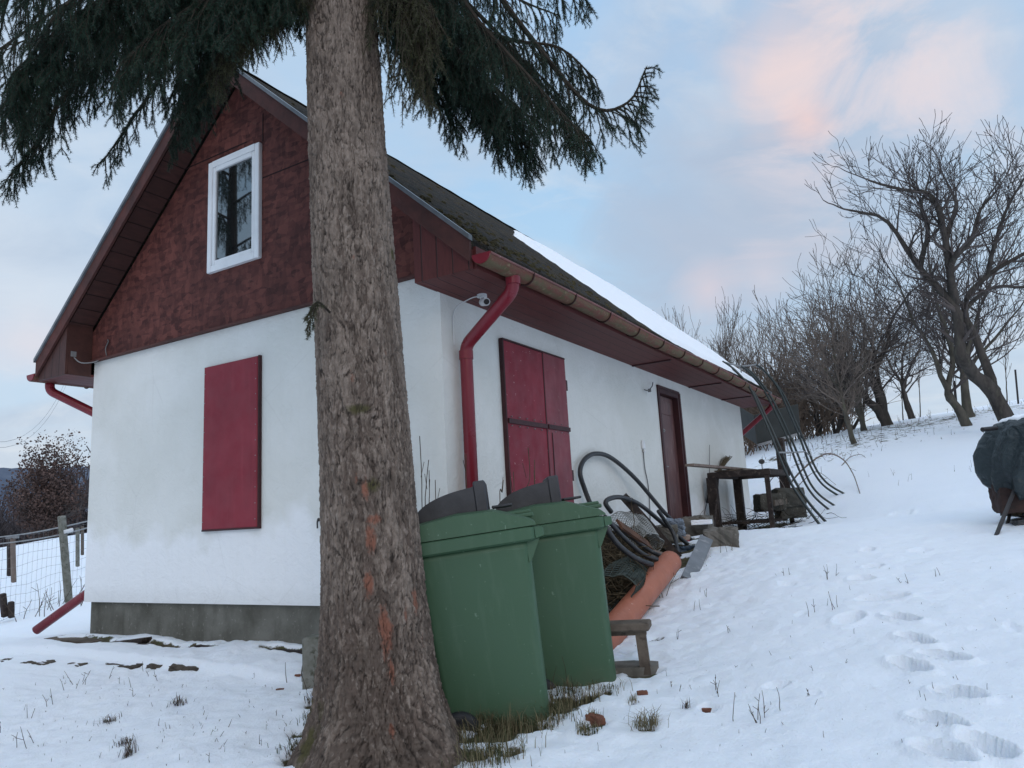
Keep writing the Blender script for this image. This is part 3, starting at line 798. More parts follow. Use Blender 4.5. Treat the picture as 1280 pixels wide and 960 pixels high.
base = q.ramp(el, [(0.0, (.68, .71, .81)), (.10, (.60, .73, .88)), (.30, (.48, .70, .92)), (.55, (.39, .62, .90)), (.9, (.62, .75, .93))])
cl = q.noise(v, 1.15, 6, .56, .6); cl2 = q.noise(v, 2.3, 6, .6, .9)
m1 = q.ramp(cl, [(.42, 0), (.58, 1)])
grey = q.mix(q.ramp(cl2, [(.35, 0), (.65, 1)]), (.50, .59, .73), (.68, .75, .85))
c = q.mix(q.math('MULTIPLY', m1, .8), base, grey)
wisp = q.ramp(q.noise(v, 3.2, 6, .62, 1.2), [(.52, 0), (.72, 1)])
c = q.mix(q.math('MULTIPLY', wisp, .5), c, (.76, .81, .88))
brk_ = q.ramp(q.noise(v, 3.4, 7, .62, .7), [(.44, .0), (.60, 1)])
def patch(px, py, r0, r1, col, amt, c, brk=False):
    d = ray(px, py); d = d/np.linalg.norm(d)
    dp = q.node('ShaderNodeVectorMath', operation='DOT_PRODUCT'); nv = q.node('ShaderNodeVectorMath', operation='NORMALIZE')
    K.new(tc.outputs['Generated'], nv.inputs[0]); K.new(nv.outputs[0], dp.inputs[0]); dp.inputs[1].default_value = tuple(d)
    ang = q.math('ARCCOSINE', dp.outputs['Value'])
    ang = q.math('ADD', ang, q.math('MULTIPLY', q.math('SUBTRACT', q.noise(v, 2.6, 6, .6, .8), .5), r1*1.2))
    f = q.ramp(q.math('DIVIDE', ang, r1), [(r0/r1, 1), (1.0, 0)])
    if brk: f = q.math('MULTIPLY', f, brk_)
    return q.mix(q.math('MULTIPLY', f, amt), c, col)
c = patch(960, 240, .05, .30, (.45, .53, .67), .75, c)
c = patch(860, 330, .02, .18, (.47, .55, .69), .55, c)
c = patch(1110, 100, .05, .24, (.80, .81, .88), .4, c, True)
c = patch(1070, 95, .06, .22, (.94, .75, .73), .45, c, True)
c = patch(985, 90, .01, .09, (.96, .76, .73), .6, c)
c = patch(1180, 105, .00, .08, (.88, .78, .81), .4, c)
c = patch(1010, 150, .00, .04, (.96, .70, .66), .7, c)
c = patch(885, 362, .00, .05, (.85, .71, .74), .55, c)
c = patch(955, 345, .00, .05, (.79, .70, .75), .5, c)
c = patch(30, 380, .00, .14, (.78, .82, .89), .6, c)
c = patch(40, 430, .00, .05, (.87, .77, .80), .5, c)
c = patch(300, 120, .05, .4, (.50, .69, .90), .5, c)
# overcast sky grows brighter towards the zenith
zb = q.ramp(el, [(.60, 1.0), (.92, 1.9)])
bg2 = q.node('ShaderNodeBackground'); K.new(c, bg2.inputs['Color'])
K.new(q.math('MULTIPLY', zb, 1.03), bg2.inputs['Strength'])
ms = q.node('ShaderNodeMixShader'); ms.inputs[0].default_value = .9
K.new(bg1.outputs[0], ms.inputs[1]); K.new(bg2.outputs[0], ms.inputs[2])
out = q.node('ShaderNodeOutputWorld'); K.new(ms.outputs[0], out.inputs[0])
sl = bpy.data.lights.new('sun', 'SUN'); sl.energy = .6; sl.angle = R_(25); sl.color = (1.0, .86, .76)
so_ = bpy.data.objects.new('sun', sl); COL.objects.link(so_); so_.location = (6, -6, 10)
sdir = Vector((math.sin(R_(140))*math.cos(R_(28)), math.cos(R_(140))*math.cos(R_(28)), math.sin(R_(28))))
so_.rotation_euler = sdir.to_track_quat('Z', 'Y').to_euler()
scene.view_settings.view_transform = 'Standard'; scene.view_settings.look = 'None'
scene.view_settings.exposure = 0; scene.view_settings.gamma = 1
scene.cycles.use_denoising = True
scene.cycles.max_bounces = 6; scene.cycles.diffuse_bounces = 4
# ------------------------------------------------------------------ the big spruce
def m_bark():
    t = NT('spruce_bark'); v = t.coord('Object'); v2 = t.coord('Object', (1, 1, .45))
    cr = t.attr('crack'); orange = t.attr('orange'); moss = t.attr('moss'); tone = t.attr('tone')
    base = t.mix(t.ramp(tone, [(.2, 0), (.8, 1)]), (.122, .090, .073), (.270, .214, .176))
    base = t.mix(t.math('MULTIPLY', t.ramp(t.noise(v2, 38, 5, .7), [(.42, 0), (.62, 1)]), .6), base, (.08, .062, .05))
    base = t.mix(t.math('MULTIPLY', t.ramp(t.noise(v2, 60, 3, .6), [(.58, 0), (.7, 1)]), .5), base, (.36, .30, .255))
    base = t.mix(t.ramp(t.noise(v, 5, 5, .6), [(.45, 0), (.7, .45)]), base, (.088, .070, .058))
    on = t.math('ADD', orange, t.math('MULTIPLY', t.math('SUBTRACT', t.noise(v2, 34, 6, .75), .5), 2.0))
    base = t.mix(t.ramp(on, [(.48, 0), (.85, .85)]), base, t.mix(t.noise(v, 60, 3), (.29, .115, .072), (.18, .08, .058)))
    mn = t.math('ADD', moss, t.math('MULTIPLY', t.math('SUBTRACT', t.noise(v, 22, 5, .7), .5), .9))
    base = t.mix(t.ramp(mn, [(.42, 0), (.75, .85)]), base, t.mix(t.noise(v, 40, 3), (.085, .075, .03), (.055, .055, .02)))
    base = t.mix(t.ramp(cr, [(.10, .95), (.68, 0)]), base, (.032, .025, .021))
    t.bump(t.math('ADD', t.noise(v2, 55, 6, .75), t.math('MULTIPLY', t.noise(v2, 160, 4, .7), .5)), .7, .010)
    return t.fin(base, .95, .12)
TB = at(478, 965, 3.20); TB[2] = sz(TB[0], TB[1])-.02
_rt2 = ray(425, 0); _h = FW[:2]/np.linalg.norm(FW[:2])
_kk = np.dot(TB[:2]-CAM[:2], _h)/np.dot(_rt2[:2], _h); TT = CAM+_rt2*_kk
LEAN = (TT-TB)/(TT[2]-TB[2])
spruce = thing('spruce_tree', 'tall old foreground spruce with scaly grey bark scraped orange and dark drooping branches', 'tree', TB)
def trunk_c(z): return TB+LEAN*(z-TB[2])
_zr = np.array([-.15, 0, .06, .14, .25, .4, .65, 1.0, 1.5, 2.2, 3.2, 6, 10, 13])
_rr = np.array([.44, .355, .318, .285, .258, .240, .224, .213, .202, .190, .172, .12, .05, .012])
nth = 430; z0 = -.12
zz = np.concatenate([np.arange(z0, 3.6, .0052), np.linspace(3.62, 12.9, 60)])
th = np.linspace(0, 2*np.pi, nth, endpoint=False)+math.atan2(TB[1]-CAM[1], TB[0]-CAM[0])
TH, ZZ = np.meshgrid(th, zz)
rad = np.interp(ZZ, _zr, _rr)
# smooth the radius table
rs = np.interp(zz, _zr, _rr); ker = np.ones(15)/15; rs2 = np.convolve(np.pad(rs, 7, 'edge'), ker, 'valid'); rad = np.repeat(rs2[:, None], nth, 1)
ct, st = np.cos(TH), np.sin(TH)
# root buttresses
butt = smoothstep(.5, 0, ZZ)
rad = rad*(1+butt*(.16*np.cos(TH*5+.6)+.10*np.cos(TH*3-1.1)+.06*np.cos(TH*8))*.55)
rad = rad*(1+.02*np.cos(TH*2+ZZ*1.3)+.015*np.cos(TH*3-ZZ*2.1)+.02*fbm(ct*2+5, st*2+ZZ*1.5, 3, 4))
def worley(u, w, per, seed, warp=0.0):
    """F1, F2-F1 distance and a cell value of jittered cells; u wraps with period per"""
    ui = np.floor(u).astype(int); wi = np.floor(w).astype(int)
    f1 = np.full(u.shape, 9.); f2 = np.full(u.shape, 9.); cid = np.zeros(u.shape)
    def h(a, b, s):
        n = (a*73856093) ^ (b*19349663) ^ (s*83492791); n = (n*2654435761) & 0xffffffff; n = (n ^ (n >> 15))*2246822519 & 0xffffffff
        return ((n >> 9) & 0xffff)/65535.
    for du in (-1, 0, 1):
        for dw in (-1, 0, 1):
            a = ui+du; b = wi+dw; am = np.mod(a, per)
            px = a+.1+.8*h(am, b, seed); py = b+.1+.8*h(am, b, seed+1)
            d = np.hypot(px-u, py-w); v = h(am, b, seed+2)
            c = d < f1
            f2 = np.where(c, f1, np.minimum(f2, d)); cid = np.where(c, v, cid); f1 = np.where(c, d, f1)
    return f1, f2-f1, cid
wx = .55*fbm(ct*9, st*9+ZZ*11, 3, 21)*4; wy = .5*fbm(ct*7+3, st*7+ZZ*9, 3, 22)*4
P1 = 72; P2 = 130
UU = (TH-th[0])*.24
low = smoothstep(.9, .2, ZZ)
f1a, ea, ia = worley(TH/(2*np.pi)*P1+wx*.9, ZZ*17+wy*.8, P1, 5)
f1b, eb, ib = worley(TH/(2*np.pi)*P2+wx*1.5, ZZ*40+wy*1.6, P2, 9)
plate = smoothstep(.02, .30, ea); plate2 = smoothstep(.0, .32, eb)
wv = .10*fbm(UU*9, ZZ*5, 3, 61)
vert = fbm((UU+wv)*60, ZZ*11, 4, 33)            # upright furrows
fis = smoothstep(.0, .085, np.abs(fbm((UU+wv)*44, ZZ*10, 4, 71)))*.6+.4*smoothstep(.0, .09, np.abs(fbm((UU+wv)*95, ZZ*27, 3, 77)))
furrow = smoothstep(.02, .16, vert+.05)
disp = .0040*plate*(.5+1.0*ia)+.0034*plate2*(.3+ib)+.0050*vert+.0050*fis+.006*fbm(ct*12, st*12+ZZ*14, 3, 40)
disp = disp*(1+.5*low)
# a few whorl knots
crack = np.clip(fis*(.62+.38*plate*(.4+.6*plate2))+.35*vert+.04, 0, 1)
moss = np.zeros_like(TH); orange = np.zeros_like(TH)
view_az = math.atan2(CAM[1]-TB[1], CAM[0]-TB[0])
def tpos(px, py):
    """angle and height on the bark facing the camera for a spot of the trunk"""
    r = ray(px, py); d = depth_of(TB)-.2
    for _ in range(6):
        P = CAM+r*d; c = trunk_c(P[2]); R0 = np.interp(P[2]-TB[2], _zr, _rr)
        a = r[:2]; o = CAM[:2]-c[:2]; A = a@a; B = 2*a@o; Cc = o@o-R0*R0; D = max(B*B-4*A*Cc, 0)
        d = (-B-math.sqrt(D))/(2*A)
    P = CAM+r*d; c = trunk_c(P[2]); return math.atan2(P[1]-c[1], P[0]-c[0]), P[2]-TB[2]
def spot(arr, px, py, wpx, hpx, amt):
    t0, zc0 = tpos(px, py); k = depth_of(TB)/F
    R0 = np.interp(zc0, _zr, _rr)
    dt = (TH-t0+np.pi) % (2*np.pi)-np.pi
    np.maximum(arr, amt*np.exp(-((dt*R0/(wpx*k))**2+((ZZ-zc0)/(hpx*k))**2)), out=arr)
for s in [(463,672,8,24,1),(466,650,13,10,.85),(461,730,7,24,.95),(481,790,10,34,1.1),(488,840,7,26,.8),(516,752,6,22,.85),(456,610,7,30,.75),(447,600,5,12,.6),(524,800,5,18,.6),(490,915,5,12,.8),(440,470,6,16,.6),(428,118,9,7,.6),(441,322,6,7,.7),(480,440,5,8,.5),(505,770,5,20,.6),(531,700,5,30,.6),(470,540,6,25,.4)]: spot(orange, *s)
for s in [(448,512,22,9,.85),(466,606,12,14,.8),(490,318,12,13,.9),(415,85,10,8,.5),(440,265,14,10,.35),(385,930,14,26,1.0),(395,880,9,30,.6),(400,900,22,50,.55)]: spot(moss, *s)
R3 = rad+disp
X = TB[0]+LEAN[0]*(ZZ)+R3*ct; Y = TB[1]+LEAN[1]*(ZZ)+R3*st; Z = TB[2]+ZZ
nz = len(zz); idx = np.arange(nz*nth).reshape(nz, nth); i2 = np.roll(idx, -1, 1)
quads = np.stack([idx[:-1], i2[:-1], i2[1:], idx[1:]], -1).reshape(-1, 4)
tone = np.clip(.5+1.3*fbm(ct*3, st*3+ZZ*2.2, 4, 51)+.55*(ib-.5)+.4*(ia-.5)+.12*smoothstep(.5, 2.0, ZZ)-.15*low, 0, 1)
trunk = fast_mesh('trunk', np.stack([X, Y, Z], -1).reshape(-1, 3), quads, m_bark(), spruce, smooth=True,
                  attrs={'crack': crack.ravel(), 'orange': orange.ravel(), 'moss': moss.ravel(), 'tone': tone.ravel()})
# ---- branches
NEEDLE = None
def m_needles(name, c1, c2):
    t = NT(name); v = t.coord('Object')
    c = t.mix(t.ramp(t.noise(v, 7, 5, .7), [(.35, 0), (.68, 1)]), c1, c2)
    t.b.inputs['Transmission Weight'].default_value = 0
    return t.fin(c, .6, .3)
NEED = m_needles('spruce_needles', (.010, .029, .019), (.026, .054, .031))
NEED_Y = m_needles('yellowing_needles', (.035, .042, .018), (.07, .066, .028))
TWIGM = mottled('spruce_twig_bark', (.050, .040, .031), (.03, .025, .02), 30, .9, .1)
def needles_along(segs, dens, nl, nw):
    """segs: (n,2,3) twig segments -> triangles of needles pointing outward and forward"""
    segs = np.asarray(segs); Ls = np.linalg.norm(segs[:, 1]-segs[:, 0], axis=1)
    cnt = np.maximum(1, (Ls*dens*rng.uniform(.8, 1.2, len(Ls))).astype(int)); tot = cnt.sum()
    si = np.repeat(np.arange(len(segs)), cnt); t = rng.random(tot)[:, None]
    A = segs[si, 0]; B = segs[si, 1]; P = A+(B-A)*t
    T = (B-A)/(np.linalg.norm(B-A, axis=1)[:, None]+1e-9)
    q = rng.normal(size=(tot, 3)); q -= T*(q*T).sum(1)[:, None]; q /= np.linalg.norm(q, axis=1)[:, None]+1e-9
    d = q*.80+T*rng.uniform(.35, .9, (tot, 1)); d /= np.linalg.norm(d, axis=1)[:, None]
    s = np.cross(d, rng.normal(size=(tot, 3))); s /= np.linalg.norm(s, axis=1)[:, None]+1e-9
    l = nl*rng.uniform(.7, 1.15, (tot, 1)); w_ = nw*rng.uniform(.8, 1.2, (tot, 1))
    V = np.stack([P-s*w_, P+s*w_, P+d*l], 1).reshape(-1, 3)
    return V, np.arange(tot*3).reshape(-1, 3)
def spruce_branch(pts, rad0, shoots, hang, droop=1.0, dens=950, mat=None, seed=0, side=.5, nl=.017, start=.12, tipup=True, nw=.0011, sub=5, lenvar=.5):
    """a limb with side shoots that hang down, each with small sprigs"""
    r = random.Random(seed); P = bez(pts, 26); n = len(P)
    wood = MB(); wood.tube(P, np.linspace(rad0, rad0*.18, n), 7)
    segs = []
    def twig(a, d, ln, gravity, lvl):
        d = np.array(d, float); d /= np.linalg.norm(d); m = max(3, int(ln/.035)); st_ = ln/m; pts_ = [np.array(a)]
        for i in range(m):
            d = d+np.array([r.gauss(0, .10), r.gauss(0, .10), r.gauss(0, .06)-gravity]); d /= np.linalg.norm(d)
            pts_.append(pts_[-1]+d*st_)
        pts_ = np.array(pts_)
        for i in range(m): segs.append((pts_[i], pts_[i+1]))
        wood.tube(pts_[::2] if len(pts_) > 4 else pts_, np.linspace(.0045 if lvl == 1 else .0025, .0012, len(pts_[::2] if len(pts_) > 4 else pts_)), 4, cap=False)
        return pts_, d
    for k in range(shoots):
        t = start+(1-start)*((k+r.random())/shoots); i = min(int(t*(n-1)), n-2); a = P[i]+(P[i+1]-P[i])*(t*(n-1)-i)
        T = P[i+1]-P[i]; T /= np.linalg.norm(T); lat = np.cross(T, (0, 0, 1)); lat /= np.linalg.norm(lat)+1e-9
        s = 1 if k % 2 else -1
        ln = hang*(1-.55*t)*r.uniform(1-lenvar, 1+lenvar*.6)
        d = T*.55+lat*s*side*r.uniform(.4, 1.6)+np.array([0, 0, -.30*droop])
        pp, _ = twig(a, d, ln, .16*droop, 1)
        m = len(pp)
        for q in range(2, m-1, max(1, int(round(m/(sub*ln/.3+1))))):
            for s2 in (1, -1):
                if r.random() < .2: continue
                T2 = pp[q]-pp[q-1]; T2 /= np.linalg.norm(T2)
                l2 = np.cross(T2, (r.gauss(0, .5), r.gauss(0, .5), r.gauss(0, .5)+.2)); l2 /= np.linalg.norm(l2)+1e-9
                twig(pp[q], T2*.75+l2*s2*.8+np.array([0, 0, -.15]), min(ln*.38, .14)*r.uniform(.5, 1.2)*(1-.5*q/m)+.03, .14*droop, 2)
    for i in range(int(n*.12), n-1):
        for _ in range(2 if i < n*.6 else 1): segs.append((P[i], P[i+1]))
    b = wood.build('branch', TWIGM, spruce)
    V, Tt = needles_along(segs, dens, nl, nw)
    fo = fast_mesh('foliage', V, Tt, mat or NEED, b, origin=np.array(spruce.location))
    return b
def tr(px, z):                                     # a point inside the trunk at a height
    c = trunk_c(z); return c
D0 = depth_of(TB)
def B(*q, **kw):
    """limb from the trunk at height h through picture-true world points"""
    h, pts = q[0], q[1]
    spruce_branch([trunk_c(h)]+[at(*p) for p in pts], kw.pop('r', .022), kw.pop('n', 40), kw.pop('hang', .42), **kw)
# right side
B(3.75, [(560,-80,3.75),(650,30,3.9),(735,130,4.05),(785,128,4.1),(808,84,4.15)], n=70, hang=.36, seed=1, droop=1.7)
B(3.7, [(540,-40,3.7),(600,30,3.75),(660,95,3.8),(710,150,3.85),(735,170,3.9)], n=76, hang=.40, seed=2, side=.3, droop=2.0)
B(4.0, [(560,-120,3.8),(640,-60,4.0),(700,-20,4.2),(725,-12,4.25)], n=30, hang=.38, seed=3, droop=2)
B(3.6, [(510,-50,4.0),(560,10,4.3),(620,50,4.5),(670,90,4.6),(700,120,4.65)], n=76, hang=.50, seed=4, droop=2.2)
B(3.5, [(500,-40,3.75),(530,10,3.8),(570,60,3.9),(620,110,4.0),(655,140,4.1)], n=70, hang=.44, seed=5, side=.3, droop=2.2)
B(3.9, [(520,-90,4.2),(580,-40,4.6),(650,0,5.0),(700,20,5.1)], n=35, hang=.55, seed=6, droop=2.2)
B(3.3, [(495,20,3.8),(515,70,3.95),(548,120,4.1),(580,160,4.2)], n=46, hang=.36, seed=7, side=.3, droop=2)
B(3.7, [(505,-90,3.6),(525,-20,3.6),(545,20,3.62)], n=30, hang=.66, seed=8, side=.22, mat=NEED_Y, dens=500, droop=2.6, sub=3)
B(3.5, [(495,-40,3.6),(515,20,3.62),(532,70,3.65)], n=24, hang=.72, seed=9, side=.18, mat=NEED_Y, dens=450, droop=2.8, sub=3)
B(3.8, [(500,-80,4.4),(540,-20,4.9),(600,30,5.3),(650,60,5.4)], n=33, hang=.62, seed=10, droop=2.4)
B(3.6, [(510,-60,3.9),(570,20,4.1),(640,50,4.2),(700,60,4.25),(745,100,4.3)], n=70, hang=.46, seed=31, droop=2.2)
B(3.4, [(500,-10,3.9),(540,40,4.0),(590,90,4.1),(640,130,4.2),(690,165,4.25)], n=80, hang=.42, seed=32, droop=2.2)
B(3.7, [(520,-60,4.4),(580,0,4.6),(640,60,4.8),(690,120,4.9),(720,150,4.9)], n=44, hang=.5, seed=33, droop=2.2)
B(3.5, [(500,-40,4.6),(540,30,4.9),(580,80,5.1),(620,120,5.2)], n=35, hang=.52, seed=34, droop=2.2)
B(3.3, [(500,10,4.0),(545,70,4.1),(600,130,4.2),(640,165,4.25),(668,190,4.3)], n=80, hang=.40, seed=51, droop=2.4)
B(3.5, [(500,-20,4.1),(550,50,4.3),(610,110,4.5),(655,160,4.6)], n=80, hang=.54, seed=52, droop=2.4)
# left side
B(3.9, [(350,-80,3.8),(250,-30,3.8),(150,50,3.8),(80,120,3.85),(45,180,3.9),(15,215,3.9)], n=100, hang=.34, seed=53, droop=2.3)
B(4.0, [(340,-90,3.6),(200,-40,3.6),(90,40,3.6),(20,110,3.6),(-20,170,3.6)], n=100, hang=.42, seed=54, droop=2.3)
B(3.7, [(370,-60,4.1),(310,0,4.2),(268,60,4.3),(240,120,4.35),(215,175,4.4)], n=90, hang=.32, seed=55, droop=2.3)
B(3.8, [(370,-80,4.0),(330,-30,4.1),(290,20,4.15),(265,60,4.2),(255,110,4.2)], n=44, hang=.40, seed=56, droop=2.4)
B(3.9, [(360,-90,4.5),(290,-40,4.7),(220,20,4.8),(180,70,4.8),(150,120,4.8)], n=62, hang=.46, seed=57, droop=2.4)
B(4.1, [(350,-120,3.6),(250,-80,3.5),(160,-40,3.5),(80,10,3.5),(40,70,3.5),(15,130,3.5)], n=70, hang=.5, seed=35, droop=2.1)
B(4.0, [(350,-100,4.3),(260,-50,4.5),(170,10,4.6),(110,60,4.7),(70,110,4.7)], n=57, hang=.56, seed=36, droop=2.3)
B(3.8, [(370,-80,4.3),(310,-30,4.4),(240,20,4.5),(190,60,4.5),(150,90,4.5)], n=62, hang=.5, seed=37, droop=2.3)
B(3.8, [(370,-80,3.9),(320,-30,3.9),(270,20,3.9),(245,70,3.9),(232,120,3.9)], n=50, hang=.42, seed=38, droop=2.4)
B(4.0, [(360,-90,3.9),(270,-60,3.6),(160,-20,3.5),(70,40,3.5),(10,100,3.5)], n=76, hang=.48, seed=11, droop=2.0)
B(3.8, [(370,-70,3.8),(300,-40,3.8),(210,10,3.8),(120,60,3.85),(60,110,3.9),(25,165,3.9)], n=100, hang=.42, seed=12, droop=2.2)
B(4.2, [(360,-120,3.7),(250,-90,3.4),(120,-60,3.3),(30,-20,3.3),(-30,30,3.3)], n=72, hang=.48, seed=13, droop=2.0)
B(3.7, [(375,-60,4.0),(320,-20,4.1),(260,30,4.2),(210,85,4.3),(165,150,4.35),(130,200,4.4)], n=84, hang=.30, seed=14, droop=2.0)
B(3.6, [(380,-50,3.9),(330,-10,3.95),(290,40,4.0),(262,95,4.05),(240,150,4.05)], n=64, hang=.40, seed=15, side=.4, droop=2.3)
B(4.2, [(360,-130,3.9),(280,-90,4.0),(180,-50,4.1),(90,0,4.2),(30,40,4.2),(-40,90,4.2)], n=57, hang=.55, seed=16, droop=2.2)
B(3.9, [(370,-80,3.7),(330,-50,3.5),(270,-10,3.4),(200,35,3.4),(150,80,3.4)], n=90, hang=.46, seed=17, side=.4, droop=2.2)
B(3.5, [(385,-60,3.7),(350,-15,3.7),(322,12,3.7)], n=22, hang=.26, seed=18, droop=2)
B(3.8, [(370,-90,4.4),(300,-50,4.8),(230,0,5.0),(180,40,5.1)], n=56, hang=.60, seed=19, droop=2.4)
B(3.6, [(395,-50,4.2),(378,-10,4.3),(383,20,4.4)], n=22, hang=.34, seed=20, droop=2)
B(3.6, [(370,-40,3.8),(300,30,3.75),(265,80,3.75)], n=36, hang=.40, seed=21, mat=NEED_Y, dens=500, side=.25, droop=2.2)
B(4.2, [(330,-150,4.4),(200,-100,4.8),(100,-40,5.0),(20,10,5.1)], n=50, hang=.66, seed=24, droop=2.4)
B(4.1, [(340,-120,4.6),(240,-60,5.2),(150,-10,5.5),(60,40,5.6),(0,60,5.6)], n=46, hang=.7, seed=25, droop=2.4)
B(4.0, [(350,-100,3.9),(260,-60,3.9),(140,-10,3.95),(50,90,3.95),(35,150,3.95)], n=90, hang=.46, seed=26, droop=2.2)
B(3.7, [(365,-70,4.2),(310,-10,4.4),(270,30,4.5),(235,70,4.6),(215,120,4.6)], n=76, hang=.46, seed=27, droop=2.4)
B(3.5, [(380,-40,3.7),(330,0,3.65),(290,50,3.6),(272,85,3.6)], n=34, hang=.34, seed=61, mat=NEED_Y, dens=600, side=.3, droop=2.4)
B(3.6, [(375,-60,4.3),(320,0,4.4),(285,50,4.4),(258,100,4.4),(240,150,4.4)], n=56, hang=.36, seed=63, droop=2.4)
# small sprigs low on the trunk
spruce_branch([trunk_c(1.28)+(at(402,372,3.3)-trunk_c(1.28))*.8, at(398,378,3.25), at(390,388,3.2), at(386,410,3.2)], .006, 10, .10, dens=900, seed=22, mat=NEED_Y, start=.3)
# higher branches that only shade the ground
for k in range(9):
    a = k*2.4; z_ = TB[2]+4.4+k*.75; l = 2.1-.17*k; c = trunk_c(z_)
    spruce_branch([c, c+np.array([math.cos(a)*l*.5, math.sin(a)*l*.5, -.05]), c+np.array([math.cos(a)*l, math.sin(a)*l, -.35])], .025, 22, .5, dens=160, nw=.003, seed=40+k)

# ---- second spruce, added out of frame so the gable window mirrors its boughs
main_spruce = spruce
sb = np.array((-9.6, -6.0, 0.)); sb[2] = sz(sb[0], sb[1])-.05
spruce = thing('spruce_tree', 'second spruce added out of frame so the gable window mirrors its dark boughs', 'tree', sb)
mb = MB(); mb.tube([sb, sb+np.array((0, 0, 4)), sb+np.array((.05, 0, 11))], np.array([.26, .2, .05]), 14); mb.build('trunk', TWIGM, spruce)
for k in range(14):
    a_ = .7+.62*math.sin(k*2.1)+.1; z_ = 6.0+.33*k; l_ = 3.0-.07*k
    c_ = sb+np.array((0, 0, z_)); d_ = np.array((math.cos(a_), math.sin(a_), 0))
    spruce_branch([c_, c_+d_*l_*.5+np.array((0, 0, -.1)), c_+d_*l_+np.array((0, 0, -.7))], .03, 30, .75, dens=150, nw=.004, nl=.03, seed=80+k, droop=2.2)
spruce = main_spruce
# ------------------------------------------------------------------ wheeled rubbish bins
def m_bin():
    t = NT('green_bin_plastic'); v = t.coord('Object'); v2 = t.coord('Object', (7, 7, 1))
    c = t.mix(t.noise(v, 3, 5, .6), (.038, .086, .046), (.050, .106, .057))
    c = t.mix(t.math('MULTIPLY', t.ramp(t.noise(v2, 3, 5, .6), [(.52, 0), (.8, 1)]), .35), c, (.10, .16, .105))
    x = t.node('ShaderNodeSeparateXYZ'); tc = t.node('ShaderNodeTexCoord'); t.link(tc.outputs['Object'], x.inputs[0])
    lowd = t.ramp(t.math('ADD', x.outputs[2], t.math('MULTIPLY', t.noise(v, 9, 5, .7), .3)), [(.12, 1), (.36, 0)])
    c = t.mix(t.math('MULTIPLY', lowd, .6), c, (.085, .088, .055))
    c = t.mix(t.math('MULTIPLY', t.ramp(t.noise(v, 42, 3, .5), [(.70, 0), (.74, 1)]), .5), c, (.17, .25, .18))
    scr = t.ramp(t.noise(t.coord('Object', (3, 3, 60), (.3, .2, .1)), 2.2, 4, .6), [(.66, 0), (.70, 1)])
    c = t.mix(t.math('MULTIPLY', scr, t.math('MULTIPLY', t.ramp(t.noise(v, 4, 3), [(.5, 0), (.62, 1)]), .35)), c, (.13, .20, .14))
    t.bump(t.noise(v, 150, 3), .12, .003)
    return t.fin(c, t.ramp(t.noise(v, 6, 5), [(.3, .42), (.7, .62)]), .4)
BINM = m_bin(); HOOD = mottled('black_hood_plastic', (.028, .028, .032), (.045, .045, .05), 14, .5, .4, bump=.1)
TYRE = mottled('bin_wheel_rubber', (.014, .015, .018), (.025, .026, .03), 20, .6, .3); RIM = mottled('bin_wheel_hub', (.018, .019, .024), (.03, .03, .035), 12, .4, .4)
def rrect(cx, w, d, r, z, n=6, y0=0.0, zf=None):
    out = []
    for (sx_, sy_, a0) in ((1, 1, 0), (-1, 1, 90), (-1, -1, 180), (1, -1, 270)):
        for k in range(n):
            a = R_(a0+90*k/(n-1)); x = cx+sx_*(w/2-r)+r*math.cos(a); y = y0+sy_*(d/2-r)+r*math.sin(a)
            out.append((x, y, z if zf is None else zf(x, y)))
    return out
AXX = -.14
